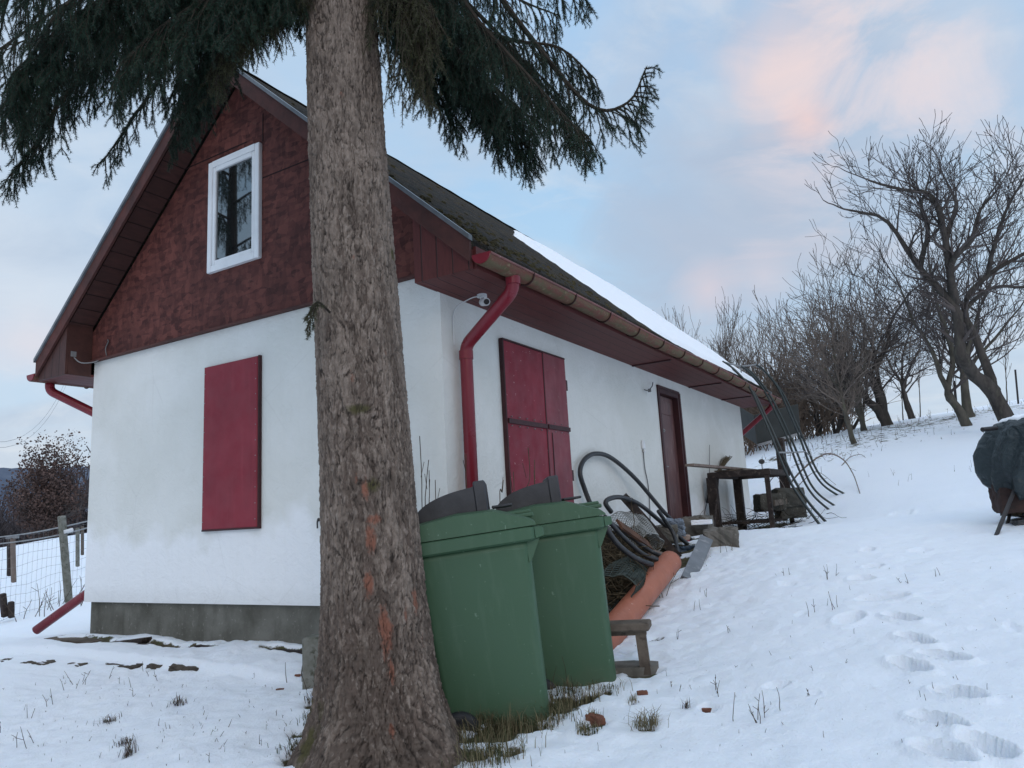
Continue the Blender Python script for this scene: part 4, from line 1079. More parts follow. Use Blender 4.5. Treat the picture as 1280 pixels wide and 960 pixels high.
def make_bin(label):
    root = thing('rubbish_bin', label, 'rubbish bin', (0, 0, 0), 'green wheeled bins beside the trunk', world=False)
    # body: front at +x; sections (z, centre x, depth, width, corner radius)
    mb = MB(); sec = [(.022, .022, .46, .36, .05), (.035, .020, .505, .39, .05), (.10, .018, .52, .405, .05), (.45, .010, .56, .45, .045), (.765, .008, .590, .495, .04), (.80, .004, .60, .50, .04)]
    mb.loft([rrect(cx, w_, d_, r_, z_) for z_, cx, w_, d_, r_ in sec]); body = mb.build('body', BINM, root, smooth=False)
    for p in body.data.polygons: p.use_smooth = len(p.vertices) == 4
    # rim: deep flange that overhangs, drop towards the front
    mb = MB(); mb.loft([rrect(.008, .63, .53, .035, .792), rrect(.012, .65, .55, .035, .80), rrect(.012, .655, .555, .035, .846), rrect(.012, .640, .54, .035, .850)]); mb.build('rim', BINM, root)
    # front lip of the rim with gussets
    mb = MB()
    mb.prism([(.32, -.25, .80), (.385, AXX, .803), (.385, AXX, .845), (.32, -.25, .848)], (0, 0, 0)) if 0 else None
    mb.loft([[(.335, -.262, .800), (.335, .262, .800), (.335, .262, .846), (.335, -.262, .846)], [(.375, -.25, .806), (.375, .25, .806), (.375, .25, .842), (.375, -.25, .842)], [(.380, -.245, .812), (.380, .245, .812), (.380, .245, .836), (.380, -.245, .836)]])
    mb.build('front_lip', BINM, root)
    for sy in (-1, 1):
        for gx_ in (.0,):
            m = MB(); m.prism([(.285, sy*.235-.004, .797), (.355, sy*.235-.004, .797), (.300, sy*.235-.004, .715), (.285, sy*.235-.004, .705)], (0, .008, 0)); m.build('gusset', BINM, root)
    # lid: slopes up from the front and from the hinge to a flat crown
    def prof(x, y):
        a = np.interp(x, [-.33, -.31, -.05, .14, .24, .335, .345], [.905, .925, .950, .945, .915, .885, .872])
        return a-.012*(abs(y)/.27)**4
    mb = MB(); xs_ = np.linspace(-.325, .345, 30); ys_ = np.linspace(-.272, .272, 21)
    X, Y = np.meshgrid(xs_, ys_); Z = np.vectorize(prof)(X, Y)
    top = np.stack([X, Y, Z], -1); bot = np.stack([X, Y, X*0+.853], -1)
    k = mb.n; mb.sheet(top); mb.sheet(bot[::-1]); a_, b_ = X.shape
    loop = [(0, j) for j in range(b_)]+[(i, b_-1) for i in range(1, a_)]+[(a_-1, j) for j in range(b_-2, -1, -1)]+[(i, 0) for i in range(a_-2, 0, -1)]
    for q_ in range(len(loop)):
        (i, j), (i2_, j2) = loop[q_], loop[(q_+1) % len(loop)]
        mb.f.append((k+i*b_+j, k+a_*b_+(a_-1-i)*b_+j, k+a_*b_+(a_-1-i2_)*b_+j2, k+i2_*b_+j2))
    lid = mb.build('lid', BINM, root)
    m = MB(); m.box((.275, 0, .912), (.12, .36, .018), bev=.006); m.box((.30, 0, .897), (.09, .40, .02), bev=.006); m.build('lid_handle', BINM, lid)
    # black quarter-round hood over the slot
    hx0, hx1, hz, hh = -.28, .115, .935, .132
    pts = [(hx1, .935), (hx1, .935+hh)]
    for a in np.linspace(0, 1, 16): 
        pts.append((hx1-.075-(hx1-.075-hx0)*math.sin(a*math.pi/2), .935+(hh-.02)*math.cos(a*math.pi/2)**.85-.02*a))
    m = MB(); hw = .17
    m.prism([(x, -hw, z) for x, z in pts][::-1], (0, 2*hw, 0)); hood = m.build('hood', HOOD, lid)
    m = MB(); m.box((hx1-.028, 0, .935+hh/2), (.064, 2*hw+.016, hh+.008), bev=.006); m.box((hx1+.075, 0, .952), (.11, .26, .012), bev=.004); m.build('hood_frame', HOOD, lid)
    # hinge handle bar, axle and wheels
    m = MB(); m.tube([(-.365, -.23, .865), (-.365, .23, .865)], .014, 10)
    for sy in (-.2, 0, .2): m.box((-.335, sy, .862), (.06, .03, .03))
    m.build('handle', BINM, root)
    m = MB(); m.tube([(AXX, -.25, .085), (AXX, .25, .085)], .011, 10); m.build('axle', RIM, root)
    for sy in (-1, 1):
        m = MB(); yy = sy*.232
        ringp = []
        for (r_, dy) in ((.055, -.022), (.078, -.024), (.086, -.016), (.088, 0), (.086, .016), (.078, .024), (.055, .022)):
            ringp.append([(AXX+r_*math.cos(a), yy+dy, .088+r_*math.sin(a)) for a in np.linspace(0, 2*math.pi, 28, endpoint=False)])
        m.loft(ringp if 1 else 0, cap=False); ty = m.build('wheel', TYRE, root, smooth=True)
        m = MB(); m.tube([(AXX, yy-.018, .088), (AXX, yy+.018, .088)], .056, 22); 
        for kk in range(5):
            a = kk*2*math.pi/5
            for s2 in (-1, 1): m.beam((AXX+.018*math.cos(a), yy+s2*.02, .088+.018*math.sin(a)), (AXX+.056*math.cos(a), yy+s2*.02, .088+.056*math.sin(a)), .012, .012, up=(0, 1, 0))
        m.tube([(AXX, yy-.026, .088), (AXX, yy+.026, .088)], .018, 14)
        m.build('rim', RIM, ty)
    for o_ in root.children_recursive:
        if o_.type == 'MESH' and o_.name.split('.')[0] not in ('wheel', 'rim', 'axle') or o_.name.startswith('rim') and o_.parent == root:
            for v_ in o_.data.vertices: v_.co.x *= .82
    return root
def dup(root):
    r = root.copy(); COL.objects.link(r)
    for ch in root.children:
        c = ch.copy(); COL.objects.link(c); c.parent = r
        for g_ in ch.children:
            d = g_.copy(); COL.objects.link(d); d.parent = c
    return r
bin1 = make_bin('nearer green wheeled bin with a black quarter-round lid hood, touching the spruce trunk')
bpy.context.view_layer.update()
def place(root, px, py, d, rz, tilt):
    """stand the bin so that its near front bottom corner is at a given spot"""
    M_ = Matrix.Rotation(R_(rz), 3, 'Z') @ Matrix.Rotation(R_(tilt), 3, 'Y')
    P = at(px, py, d)-np.array(M_ @ Vector((.262*.82, -.18, .025))*SC)
    root.location = tuple(P); root.rotation_euler = (0, R_(tilt), R_(rz)); root.scale = (SC,)*3
bin2 = dup(bin1); bin2['label'] = 'farther green wheeled bin with a black quarter-round lid hood, next to the wooden bench'
SC = 1.14; BROT = YAW+1
place(bin1, 688, 917, 3.40, BROT, -5.5)
place(bin2, 772, 872, 3.88, BROT+1, -5.0)
# ------------------------------------------------------------------ things along the right wall
WOOD_OLD = mottled('old_grey_wood', (.16, .13, .105), (.085, .068, .055), 7, .9, .15, (1, 1, 1), .5, .008, (.05, .04, .035), 20)
WOOD_DK = mottled('dark_wet_wood', (.045, .034, .03), (.022, .017, .016), 8, .8, .25, (1, 1, 1), .5, .008, (.09, .07, .06), 22)
WOOD_PALE = mottled('pale_plank', (.22, .17, .14), (.14, .105, .09), 8, .85, .2, (1, 1, 1), .4, .006)
HOSE = mottled('black_hose', (.020, .021, .024), (.034, .035, .038), 10, .45, .45, bump=.1)
TERRA = m_paint('orange_sewer_pipe', (.37, .125, .072), .5, .18, (.52, .33, .26))
STONE = m_concrete('rough_concrete_block', (.20, .185, .165), (.095, .088, .075))
STONE_D = m_concrete('dark_damp_block', (.10, .097, .085), (.05, .048, .042)); LICHEN = mottled('lichened_post_concrete', (.24, .235, .21), (.13, .13, .105), 10, .95, .1, (1, 1, 1), .6, .015, (.07, .07, .05), 24)
ZINC = mottled('grey_galvanised_sheet', (.19, .20, .215), (.13, .14, .15), 5, .5, .5, (1, 1, 1), .15, .005, (.28, .28, .28), 14, .3)
BRUSHM = mottled('dry_twigs', (.125, .098, .062), (.05, .04, .027), 30, .95, .1)
# small bench half hidden by the farther bin
bp = gp(806, 836); bd = depth_of(bp)
bench = thing('wooden_bench', 'small weathered wooden bench standing on a flat slab, partly hidden by the farther bin', 'bench', bp)
a = at(813, 781, bd); b = at(700, 790, bd+.12); b[2] = a[2]-.01
mb = MB(); mb.beam(b, a, .16, .042, bev=.008); mb.build('seat', WOOD_OLD, bench)
for px in (801, 712):
    t0 = a+(b-a)*((813-px)/113.); 
    mb = MB(); mb.beam((t0[0]+.01, t0[1], sz(bp[0], bp[1])-.02), (t0[0]-.005, t0[1], a[2]-.02), .045, .055, up=(1, .3, 0)); mb.build('leg', WOOD_OLD, bench)
mb = MB(); mb.beam(a+(b-a)*.05+np.array((0, 0, -.035)), a+(b-a)*.9+np.array((0, 0, -.035)), .03, .03); mb.build('rail', WOOD_OLD, bench)
slabp = bp+np.array((-.06, .02, 0))
mb = MB(); 
pl = [(-.28, -.07), (.06, -.10), (.12, -.05), (.13, .05), (.04, .11), (-.28, .09)]
rzv = R_(YAW-4); c_, s_ = math.cos(rzv), math.sin(rzv)
mb.prism([(slabp[0]+x*c_-y*s_, slabp[1]+x*s_+y*c_, slabp[2]-.03) for x, y in pl], (0, 0, .048)); one('stone_slab', mb, STONE, 'flat grey stone slab under the small bench leg', 'stone')
# orange sewer pipe
pa = gp(770, 806); pb = gp(846, 722)
A = at(838, 702, depth_of(pb)-.02); Bq = at(752, 806, depth_of(pa)-.03)
A[2] = max(A[2], sz(A[0], A[1])+.085); 
mb = MB(); mb.pipe([A, A+(Bq-A)*.03, Bq, Bq+(Bq-A)*.15], .088, .080, 36)
v_ = (Bq-A)/np.linalg.norm(Bq-A)
mb.pipe([Bq+v_*.08, Bq+v_*.2], .1, .092, 36)
o = one('drain_pipe', mb, TERRA, 'thick orange plastic drain pipe lying slantwise against the junk heap', 'pipe', smooth=False)
for p in o.data.polygons: p.use_smooth = True
# grey sheet-metal channel
ca = at(862, 721, depth_of(gp(862, 721))); cb = at(884, 678, depth_of(gp(884, 690))+.05)
cb[2] += .04; mb = MB(); d_ = (cb-ca); mb.beam(ca-d_*.05, cb, .115, .012, up=(.45, -.75, .45)); 
sd = np.cross(d_/np.linalg.norm(d_), (.45, -.75, .45)); sd /= np.linalg.norm(sd); up_ = np.cross(sd, d_/np.linalg.norm(d_))
for s in (-1, 1): mb.beam(ca-d_*.05+sd*s*.055-up_*.022, cb+sd*s*.055-up_*.022, .007, .046, up=(.45, -.75, .45))
one('metal_channel', mb, ZINC, 'dull grey folded metal channel leaning on the broken concrete block', 'metal sheet')
# broken concrete block with twigs on it
def rock(c, size, seed, rz=0, sub=10, rough=.12):
    """angular block with chipped faces"""
    r = np.random.default_rng(seed); m = MB(); n = sub
    u = np.linspace(-1, 1, n)
    for ax in range(3):
        for s in (-1, 1):
            U, V_ = np.meshgrid(u, u); P = np.zeros((n, n, 3)); P[..., ax] = s; P[..., (ax+1) % 3] = U; P[..., (ax+2) % 3] = V_
            q_ = np.abs(P)**16; P = P/(q_.sum(-1)**(1/16.))[..., None]
            Q = P*np.array(size)/2
            dn = rough*min(size)*fbm(P[..., 0]*2.3+P[..., 2]*1.7+seed, P[..., 1]*2.3-P[..., 2]*1.3, 4, seed)
            Q = Q+P*dn[..., None]*1.6
            c_, s_ = math.cos(rz), math.sin(rz)
            Q = np.stack([Q[..., 0]*c_-Q[..., 1]*s_, Q[..., 0]*s_+Q[..., 1]*c_, Q[..., 2]], -1)+np.array(c)
            m.sheet(Q if s > 0 else Q[::-1])
    return m
k1 = gp(906, 690); one('concrete_block', rock(k1+np.array((-.10, .25, .06)), (.30, .26, .26), 3, .25, 14, .16), STONE, 'broken grey concrete block behind the leaning metal channel, twigs on top', 'concrete block')
k2 = hit(884, 672, 0, .20); k2[2] = sz(k2[0], k2[1])
one('doorstep_block', rock((k2[0]-.02, k2[1]-.25, k2[2]+.10), (.3, .34, .26), 5, .1), STONE, 'square grey block standing against the wall just right of the door', 'concrete block')
mb = rock((k2[0]+.12, k2[1]-.55, k2[2]+.17), (.22, .16, .05), 8, .2); one('snow_cap', mb, SNOW, 'small patch of snow on the block by the old table', 'snow')
# big black hoses
def hose(px_pts, xs_, r, label, name='black_hose'):
    P = [hit(x, y, 0, v) for (x, y), v in zip(px_pts, xs_)]
    m = MB(); m.tube(bez(P, 50), r, 12); return one(name, m, HOSE, label, 'hose', 'black hoses in the junk heap', smooth=True)
hose([(742,640),(731,612),(725,590),(731,574),(745,567),(765,573),(795,599),(830,640),(862,673),(880,688)], [.12,.07,.06,.05,.05,.06,.12,.22,.34,.42], .021, 'thick black hose arching highest over the heap, left of the door')
hose([(764,640),(757,629),(763,623),(778,622),(800,631),(826,652),(850,672),(870,690)], [.34,.33,.33,.33,.36,.42,.5,.55], .020, 'black hose bent in a low arch just above the wire netting roll')
hose([(823,639),(832,652),(842,668),(847,688),(846,706)], [.5,.5,.54,.6,.66], .018, 'short black hose end sticking up between the two arched hoses')
hose([(752,652),(772,680),(795,698),(815,706)], [.72,.72,.75,.8], .020, 'lowest black hose in the heap, right beside the farther bin')
hose([(756,646),(780,672),(803,692),(822,700)], [.66,.66,.7,.78], .017, 'second lowest black hose in the heap, above the dry twigs')
hose([(765,655),(790,672),(812,688),(828,696)], [.58,.6,.66,.76], .016, 'black hose across the middle of the heap, under the netting roll')
# dark timber leaning over the heap
mb = MB(); mb.beam(hit(779, 620, 0, .26), hit(848, 697, 0, .62), .05, .075, up=(.3, 0, 1)); one('timber_beam', mb, WOOD_DK, 'dark brown square timber leaning diagonally across the junk heap', 'timber')
mb = MB(); mb.beam(hit(812, 690, 0, .62), hit(846, 700, 0, .66), .03, .05); mb2_ = one('short_board', mb, WOOD_PALE, 'short pale board end lying at the top of the orange pipe', 'board')
mb = MB(); mb.beam(hit(774, 655, 0, .6), hit(812, 682, 0, .62), .09, .018, up=(.8, 0, .6)); one('rusty_sheet', mb, mottled('rusty_sheet_metal', (.13, .065, .04), (.07, .04, .03), 10, .85, .2), 'rust brown sheet lying on the twigs under the netting', 'metal sheet')
# roll of wire netting: diagonal wires on a bulged drum
def netting(name, c0, c1, r0, r1, label, mat, nu=30, nv=34, wr=.0032, squash=.7, seed=1):
    rr = random.Random(seed); c0 = np.array(c0); c1 = np.array(c1); ax = c1-c0; Ln = np.linalg.norm(ax); ax /= Ln
    u = np.cross(ax, (0, 0, 1)); u /= np.linalg.norm(u); v_ = np.cross(u, ax); m = MB()
    def pt(i, j):
        t = i/nv; a = j/nu*2*math.pi; R0 = (r0+(r1-r0)*t)*(1+.13*math.sin(3*a+4*t)+.06*math.sin(7*a))
        return c0+ax*Ln*t+u*R0*math.cos(a)+v_*R0*squash*math.sin(a)
    for j in range(nu):
        for s in (1, -1): m.tube([pt(i, j+s*.5*i+(.18 if i % 2 else -.18)) for i in range(nv+1)], wr, 3, cap=False)
    for t in (0, nv): m.tube([pt(t, j) for j in range(nu+1)], wr*1.3, 4, cap=False)
    return one(name, m, mat, label, 'wire netting')
netting('wire_netting_roll', hit(779, 655, 0, .22), hit(812, 681, 0, .50), .20, .15, 'loose roll of pale wire netting leaning on the wall under the hoses', mottled('pale_netting_wire', (.36, .37, .36), (.22, .23, .22), 20, .5, .4))
netting('green_netting', hit(768, 740, 0, .72), hit(788, 718, 0, .64), .14, .14, 'crumpled dark green netting low in the heap beside the orange pipe', mottled('dark_green_netting', (.03, .045, .04), (.06, .07, .06), 20, .6, .3), 24, 26, .004, .9)
# heap of dry twigs: a tangle nobody could count
def tangle(n, centre, ext, ln, rad, seed, flat=.5, curve=.5, xmax=9):
    r = np.random.default_rng(seed); m = MB()
    for _ in range(n):
        p = np.array(centre)+r.normal(size=3)*np.array(ext)*.5
        d = r.normal(size=3)*np.array((1, 1, flat)); d /= np.linalg.norm(d); P = [p]
        for _ in range(6):
            d = d+r.normal(size=3)*curve*.5; d[0] = -abs(d[0]) if P[-1][0] > xmax else d[0]; d /= np.linalg.norm(d); P.append(P[-1]+d*ln/6)
        P = np.array(P)
        for q_ in P: q_[2] = max(q_[2], sz(q_[0], q_[1])+.004)
        m.tube(P, np.linspace(rad, rad*.4, 7), 4, cap=False)
    return m
m = MB()
for (px, py, xv, n, ex) in ((790, 715, .52, 260, (.24, .34, .20)), (775, 732, .62, 200, (.24, .30, .2)), (806, 698, .42, 60, (.10, .2, .10)), (768, 700, .5, 160, (.22, .3, .2))):
    c = hit(px, py, 0, xv); t_ = tangle(n, c-np.array((0, 0, .02)), ex, .30, .0036, int(px), .55, .5, .60); m.v += t_.v; off = m.n
    m.f += [tuple(i+off for i in f) for f in t_.f]; m.n += t_.n
o = m.build('twig_heap', BRUSHM); o['kind'] = 'stuff'
mb = MB(); hv = np.array([hit(785, 735, 0, .8)])[0]
# the dark core of the heap: earth and leaves under the twigs
rows = []
for yv in np.linspace(.2, 3.3, 40):
    row = []
    for xv in np.linspace(-.02, .80, 26):
        h_ = .46*math.exp(-((xv-.20)/.30)**2)*smoothstep(.1, .9, yv)*smoothstep(3.5, 2.2, yv)
        row.append((xv, yv, sz(xv, yv)-.05+float(h_)*(1+.5*float(fbm(np.array(xv*6), np.array(yv*6), 4, 3)))))
    rows.append(row)
mb.sheet(np.array(rows)[:, ::-1]); o = mb.build('debris_mound', mottled('dark_leaf_litter', (.040, .032, .022), (.018, .015, .011), 22, 1, .05, bump=1, bdist=.03, c3=(.10, .08, .05), s3=40), smooth=False); o['kind'] = 'stuff'
# odds and ends at the top of the heap
q0 = hit(844, 659, 0, .42)
m = rock(q0, (.16, .16, .14), 21, .3, 12, .3); one('plastic_bag', m, mottled('pale_blue_plastic_bag', (.22, .27, .34), (.12, .14, .17), 14, .4, .4, bump=.6, bdist=.02), 'crumpled grey blue plastic bag in front of the door foot', 'bag')
q1 = hit(864, 681, 0, .46); m = MB(); m.tube([q1+np.array((-.05, -.08, .03)), q1+np.array((0, .0, 0)), q1+np.array((.04, .05, -.02))], .034, 12); one('red_plastic_piece', m, m_paint('bright_red_plastic', (.40, .02, .03), .4, .2), 'bright red plastic piece beside the end of the tall hose', 'plastic piece')
q2 = hit(856, 692, 0, .56); m = rock(q2, (.17, .15, .13), 31, .7, 10, .25); one('blue_bucket_scrap', m, mottled('dark_blue_plastic', (.04, .065, .10), (.02, .03, .045), 10, .5, .4), 'dark blue crushed plastic scrap beside the metal channel', 'plastic piece')
q3 = hit(832, 668, 0, .40); m = rock(q3, (.2, .2, .16), 41, .5, 10, .2); one('stone', m, STONE, 'brown grey stone between the hoses left of the blue bag', 'stone')
q4 = hit(853, 672, 0, .42); m = rock(q4, (.14, .10, .05), 43, .5, 8, .2); one('pale_tile', m, mottled('pale_tile_clay', (.40, .32, .27), (.28, .2, .16), 10, .8, .2), 'pale broken tile beside the blue bag', 'tile')
# old open-frame table
ty0, ty1, tx0, tx1 = 5.55, 6.75, .13, .80
zt = hit(884, 593, 0, .2)[2]; zg_ = .20
tab = thing('old_table', 'old dark wooden table frame without a full top, standing by the wall', 'table', ((tx0+tx1)/2, (ty0+ty1)/2, zg_))
legs = [((tx0, ty0), .12), ((tx0+.02, ty1), .11), ((tx1, ty0+.05), .055), ((tx1+.02, ty1), .055)]
def px_leg(px, xv): return hit(px, 630, 0, xv)[1]
for (x, y), w_ in legs:
    mb = MB(); mb.beam((x, y, zg_-.08), (x, y, zt-.03), w_, w_*.8, up=(0, 1, 0)); mb.build('leg', WOOD_DK, tab)
for (p0, p1) in (((tx0, ty0), (tx0+.02, ty1)), ((tx1, ty0+.05), (tx1+.02, ty1)), ((tx0-.05, ty0), (tx1+.05, ty0+.05)), ((tx0, ty1), (tx1+.06, ty1))):
    mb = MB(); k_ = .0 if p0[0] == p1[0] or abs(p0[0]-p1[0]) < .1 else .004
    mb.beam((*p0, zt-k_), (*p1, zt-k_), .06, .075, bev=.006); mb.build('rail', WOOD_DK, tab)
mb = MB(); mb.box(((tx0+tx1)/2-.12, (ty0+ty1)/2-.12, zt+.049), (.36, .9, .018)); mb.build('top_board', WOOD_OLD, tab)
mb = MB(); mb.box(((tx0+tx1)/2, (ty0+ty1)/2, zg_+.10), (.62, 1.05, .03)); mb.build('shelf', WOOD_DK, tab)
mb = MB(); mb.beam((tx1+.03, ty0+.15, zg_+.32), (tx1+.05, ty1+.05, zg_+.34), .02, .07); mb.build('brace', WOOD_OLD, tab)
pa_ = hit(863, 594, 0, .32); pb_ = hit(941, 586.5, 0, .32); pa_[2] = zt+.075; pb_[2] = zt+.085
mb = MB(); mb.beam(pa_, pb_, .10, .026); one('plank', mb, WOOD_PALE, 'long pale plank with a reddish end lying across the old table', 'plank')
# broom head up and its stick
ba, bb = hit(897, 592, 0, .14), hit(909, 571, 0, .05)
mb = MB(); d_ = bb-ba
for k in range(46):
    o1 = np.array((rnd.gauss(0, .012), rnd.gauss(0, .018), 0)); mb.tube([ba+o1*.5, ba+d_*.6+o1*1.4, bb+o1*2.4+d_*rnd.uniform(-.12, .08)], .004, 3, cap=False)
br = thing('broom', 'old twig broom standing head up behind the table', 'broom', (ba[0], ba[1], zg_))
mb.build('bristles', BRUSHM, br); mb = MB(); mb.tube([ba+d_*.1, hit(893, 660, 0, .25)], .012, 8); mb.build('stick', WOOD_DK, br)
mb = MB(); mb.tube([hit(887, 556, 0, .02), hit(887, 592, 0, .02), hit(886, 627, 0, .03)], np.array([.003, .004, .005]), 6); mb.tube([hit(887, 595, 0, .03), hit(887, 612, 0, .03), hit(884, 628, 0, .03)], .018, 8)
mb.tube(bez([hit(884, 627, 0, .03), hit(880, 645, 0, .03), hit(882, 657, 0, .03)], 8), .005, 5); one('hanging_tool', mb, DARK, 'thin dark rod with a thicker grip hanging on the wall left of the table', 'tool')
# concrete block wall behind the table
for k, (px, py, sx_, sy_, szz, lab) in enumerate([(962, 628, .34, .36, .22, 'dark concrete block behind the table, nearest the house wall'), (984, 622, .36, .36, .24, 'upper grey concrete block beside the polytunnel hoops'), (987, 638, .34, .34, .2, 'lower grey concrete block in the snow beside the polytunnel hoops')]):
    P = at(px, py, 9.7+.2*(k > 0)); one('concrete_block', rock(P, (sx_, sy_, szz), 50+k, .5), STONE_D, lab, 'concrete block', 'concrete blocks behind the table')
# litter under the table
m = tangle(150, (.5, 5.9, .3), (.7, 1.0, .12), .3, .004, 77, .3); o = m.build('litter_twigs', mottled('dark_twigs', (.05, .04, .03), (.025, .02, .016), 30, .95, .1)); o['kind'] = 'stuff'

# ------------------------------------------------------------------ polytunnel hoops leaning on the eave
STEEL = mottled('dark_green_black_steel', (.014, .020, .020), (.026, .034, .033), 10, .4, .5, bump=.1)
hoop_px = [[(903,452),(913,458),(935,481),(951,514),(966,550),(978,580),(990,606),(1004,628),(1024,655)],
           [(908,455),(920,464),(940,487),(955,516),(972,553),(986,586),(1000,612),(1014,632),(1032,652)],
           [(924,457),(935,464),(955,488),(970,517),(985,550),(996,580),(1007,605),(1019,622),(1036,637)],
           [(929,458),(941,467),(961,492),(976,520),(991,553),(1004,585),(1014,606),(1026,620),(1043,632)],
           [(943,455),(954,462),(973,486),(988,520),(1000,548),(1012,580),(1022,598),(1032,609),(1047,619)],
           [(946,457),(960,468),(980,494),(993,523),(1006,553),(1019,584),(1030,600),(1041,609),(1055,617)]]
hoop_end = [None]*6
hlab = ['nearest hoop of the polytunnel frame, leaning on the snowy gutter', 'second nearest polytunnel hoop, close beside the nearest one', 'third polytunnel hoop, nearer one of the middle pair', 'fourth polytunnel hoop, farther one of the middle pair', 'fifth polytunnel hoop, nearer one of the far pair', 'farthest polytunnel hoop, ending rightmost in the snow']
hoopf = thing('polytunnel_frame', 'frame of six dark curved steel hoops leaning on the snowy eave at the house end', 'polytunnel frame', gp(1035, 640))
HP = []
for k, pts in enumerate(hoop_px):
    gl = gp(*pts[-1]); d1 = depth_of(gl)+.02
    d0 = depth_of((.62, 6.4+.32*k, 2.15)) 
    n = len(pts); P = [at(x, y, d0+(d1-d0)*(i/(n-1))**1.5) for i, (x, y) in enumerate(pts)]
    P.append(P[-1]+(P[-1]-P[-2])*.3); m = MB(); P = bez(P, 60); HP.append(P); m.tube(P, .0165, 8); m.build('hoop', STEEL, hoopf, smooth=True)
for fr, nm in ((.02, 'top_rail'), (.52, 'cross_rail')):
    m = MB(); idx_ = int(fr*(len(HP[0])-1)); m.tube([HP[0][idx_], HP[2][idx_], HP[4][idx_], HP[5][idx_]], .012, 6); m.build(nm, GREYM, hoopf)
m = MB(); m.tube([HP[4][1], HP[2][1], HP[2][1]+np.array((0, 0, -.25))], .010, 6); m.build('strut', GREYM, hoopf)
# dark sheet canopy behind the house end, on a post
lp0, lp1, lp2 = at(925, 541, 13.3), at(947, 556, 12.5), at(1001, 541, 12.9); lup = np.array((.05, -.25, .47)); lq = np.array((-.45, -.1, .85))
lc = [lp0, lp1, lp2]; can = thing('lean_to_roof', 'dark sloping sheet roof on a short post behind the far house corner', 'lean-to', (lp1[0], lp1[1], sz(lp1[0], lp1[1])))
LTM = mottled('dark_grey_green_sheet', (.022, .024, .021), (.034, .036, .032), 3, .6, .3)
m = MB(); m.prism([lp1, lp2, lp2+lup, lp1+lup], (.0, .012, .012)); m.build('sheet', LTM, can)
m = MB(); m.beam(lp1+np.array((0, -.01, -.01)), lp2+np.array((0, -.01, -.01)), .03, .045); m.build('edge_trim', GREYM, can)
m = MB(); m.prism([lp0, lp1-np.array((.006, 0, 0)), lp1+lup-np.array((.006, 0, 0)), lp0+lup], (0, .012, .008)); m.build('side_sheet', LTM, can)
pp = at(974, 548, 12.1); m = MB(); m.beam((pp[0], pp[1], sz(pp[0], pp[1])-.1), (pp[0], pp[1], pp[2]), .13, .13, up=(0, 1, 0)); m.build('post', WOOD_DK, can)
pp = at(918, 540, 12.6); m = MB(); m.beam((pp[0], pp[1], sz(pp[0], pp[1])-.1), (pp[0], pp[1], pp[2]), .12, .12, up=(0, 1, 0)); m.build('post', WOOD_DK, can)
# dark ball fitting on the snow: a garden lamp on a thin stake
q_ = gp(953, 590); q5 = at(952, 577, depth_of(q_)); m = MB(); m.tube([q_-np.array((0, 0, .1)), q5], .008, 5); m.add(*(lambda g: (g.v[0], g.f))(MB().loft([[(q5[0]+.06*math.sin(t)*math.cos(a), q5[1]+.06*math.sin(t)*math.sin(a), q5[2]-.05*math.cos(t)) for a in np.linspace(0, 2*math.pi, 12, endpoint=False)] for t in np.linspace(.2, 2.9, 8)]))); one('dark_knob_stake', m, DARK, 'small dark round cap on a stake in the snow between house corner and hoops', 'stake')

# ------------------------------------------------------------------ covered barbecue at the right edge
TARP = None
def m_tarp():
    t = NT('grey_green_tarpaulin'); v = t.coord('Object')
    c = t.mix(t.ramp(t.noise(v, 3, 5, .6, .5), [(.35, 0), (.65, 1)]), (.018, .027, .031), (.036, .051, .056))
    c = t.mix(t.ramp(t.noise(v, 13, 5, .7), [(.6, 0), (.75, .5)]), c, (.10, .12, .122))
    t.bump(t.math('ADD', t.noise(v, 5, 4, .5, 1.2), t.math('MULTIPLY', t.noise(v, 16, 3, .5, .8), .4)), .9, .06)
    return t.fin(c, .5, .35)
TARP = m_tarp()
gq = gp(1248, 668); dB = depth_of(gq)
bbq = thing('covered_barbecue', 'barbecue under dark grey tarpaulin with snow on top, on angled legs', 'barbecue', at(1285, 672, dB+.25))
# tarp outline as stacked rings around an axis (picture-true silhouette on its left side)
axp = [(1318, y) for y in (523, 530, 545, 566, 588, 606, 617)]
lefts = [1259, 1252, 1247, 1244, 1245, 1251, 1262]
rings = []; dC = dB+.32
na = 120
for i, ((ax_, y), lx_) in enumerate(zip(axp, lefts)):
    c = at(ax_, y, dC); rw = (ax_-lx_)/F*dC; row = []
    for a in np.linspace(0, 2*math.pi, na, endpoint=False):
        ca, sa = math.cos(a), math.sin(a)
        e = (abs(ca)**5+abs(sa)**5)**(-1/5)
        fold = 1+(.15*abs(math.sin(a*4+i*.30))-.10+.07*abs(math.sin(a*6.0-i*.35)))*min(1, i/2.5)
        # hem hangs unevenly
        dz = (.03*math.sin(a*3+1)+.025*math.sin(a*8))*(i/6)
        row.append(c+np.array(RT)*0+np.array((RT[0]*.998, RT[1]*.998, 0))*rw*e*ca*fold+np.array((-RT[1], RT[0], 0))*rw*.62*e*sa*fold+np.array((0, 0, dz)))
    rings.append(row)
rings = [np.array(r_) for r_ in rings]
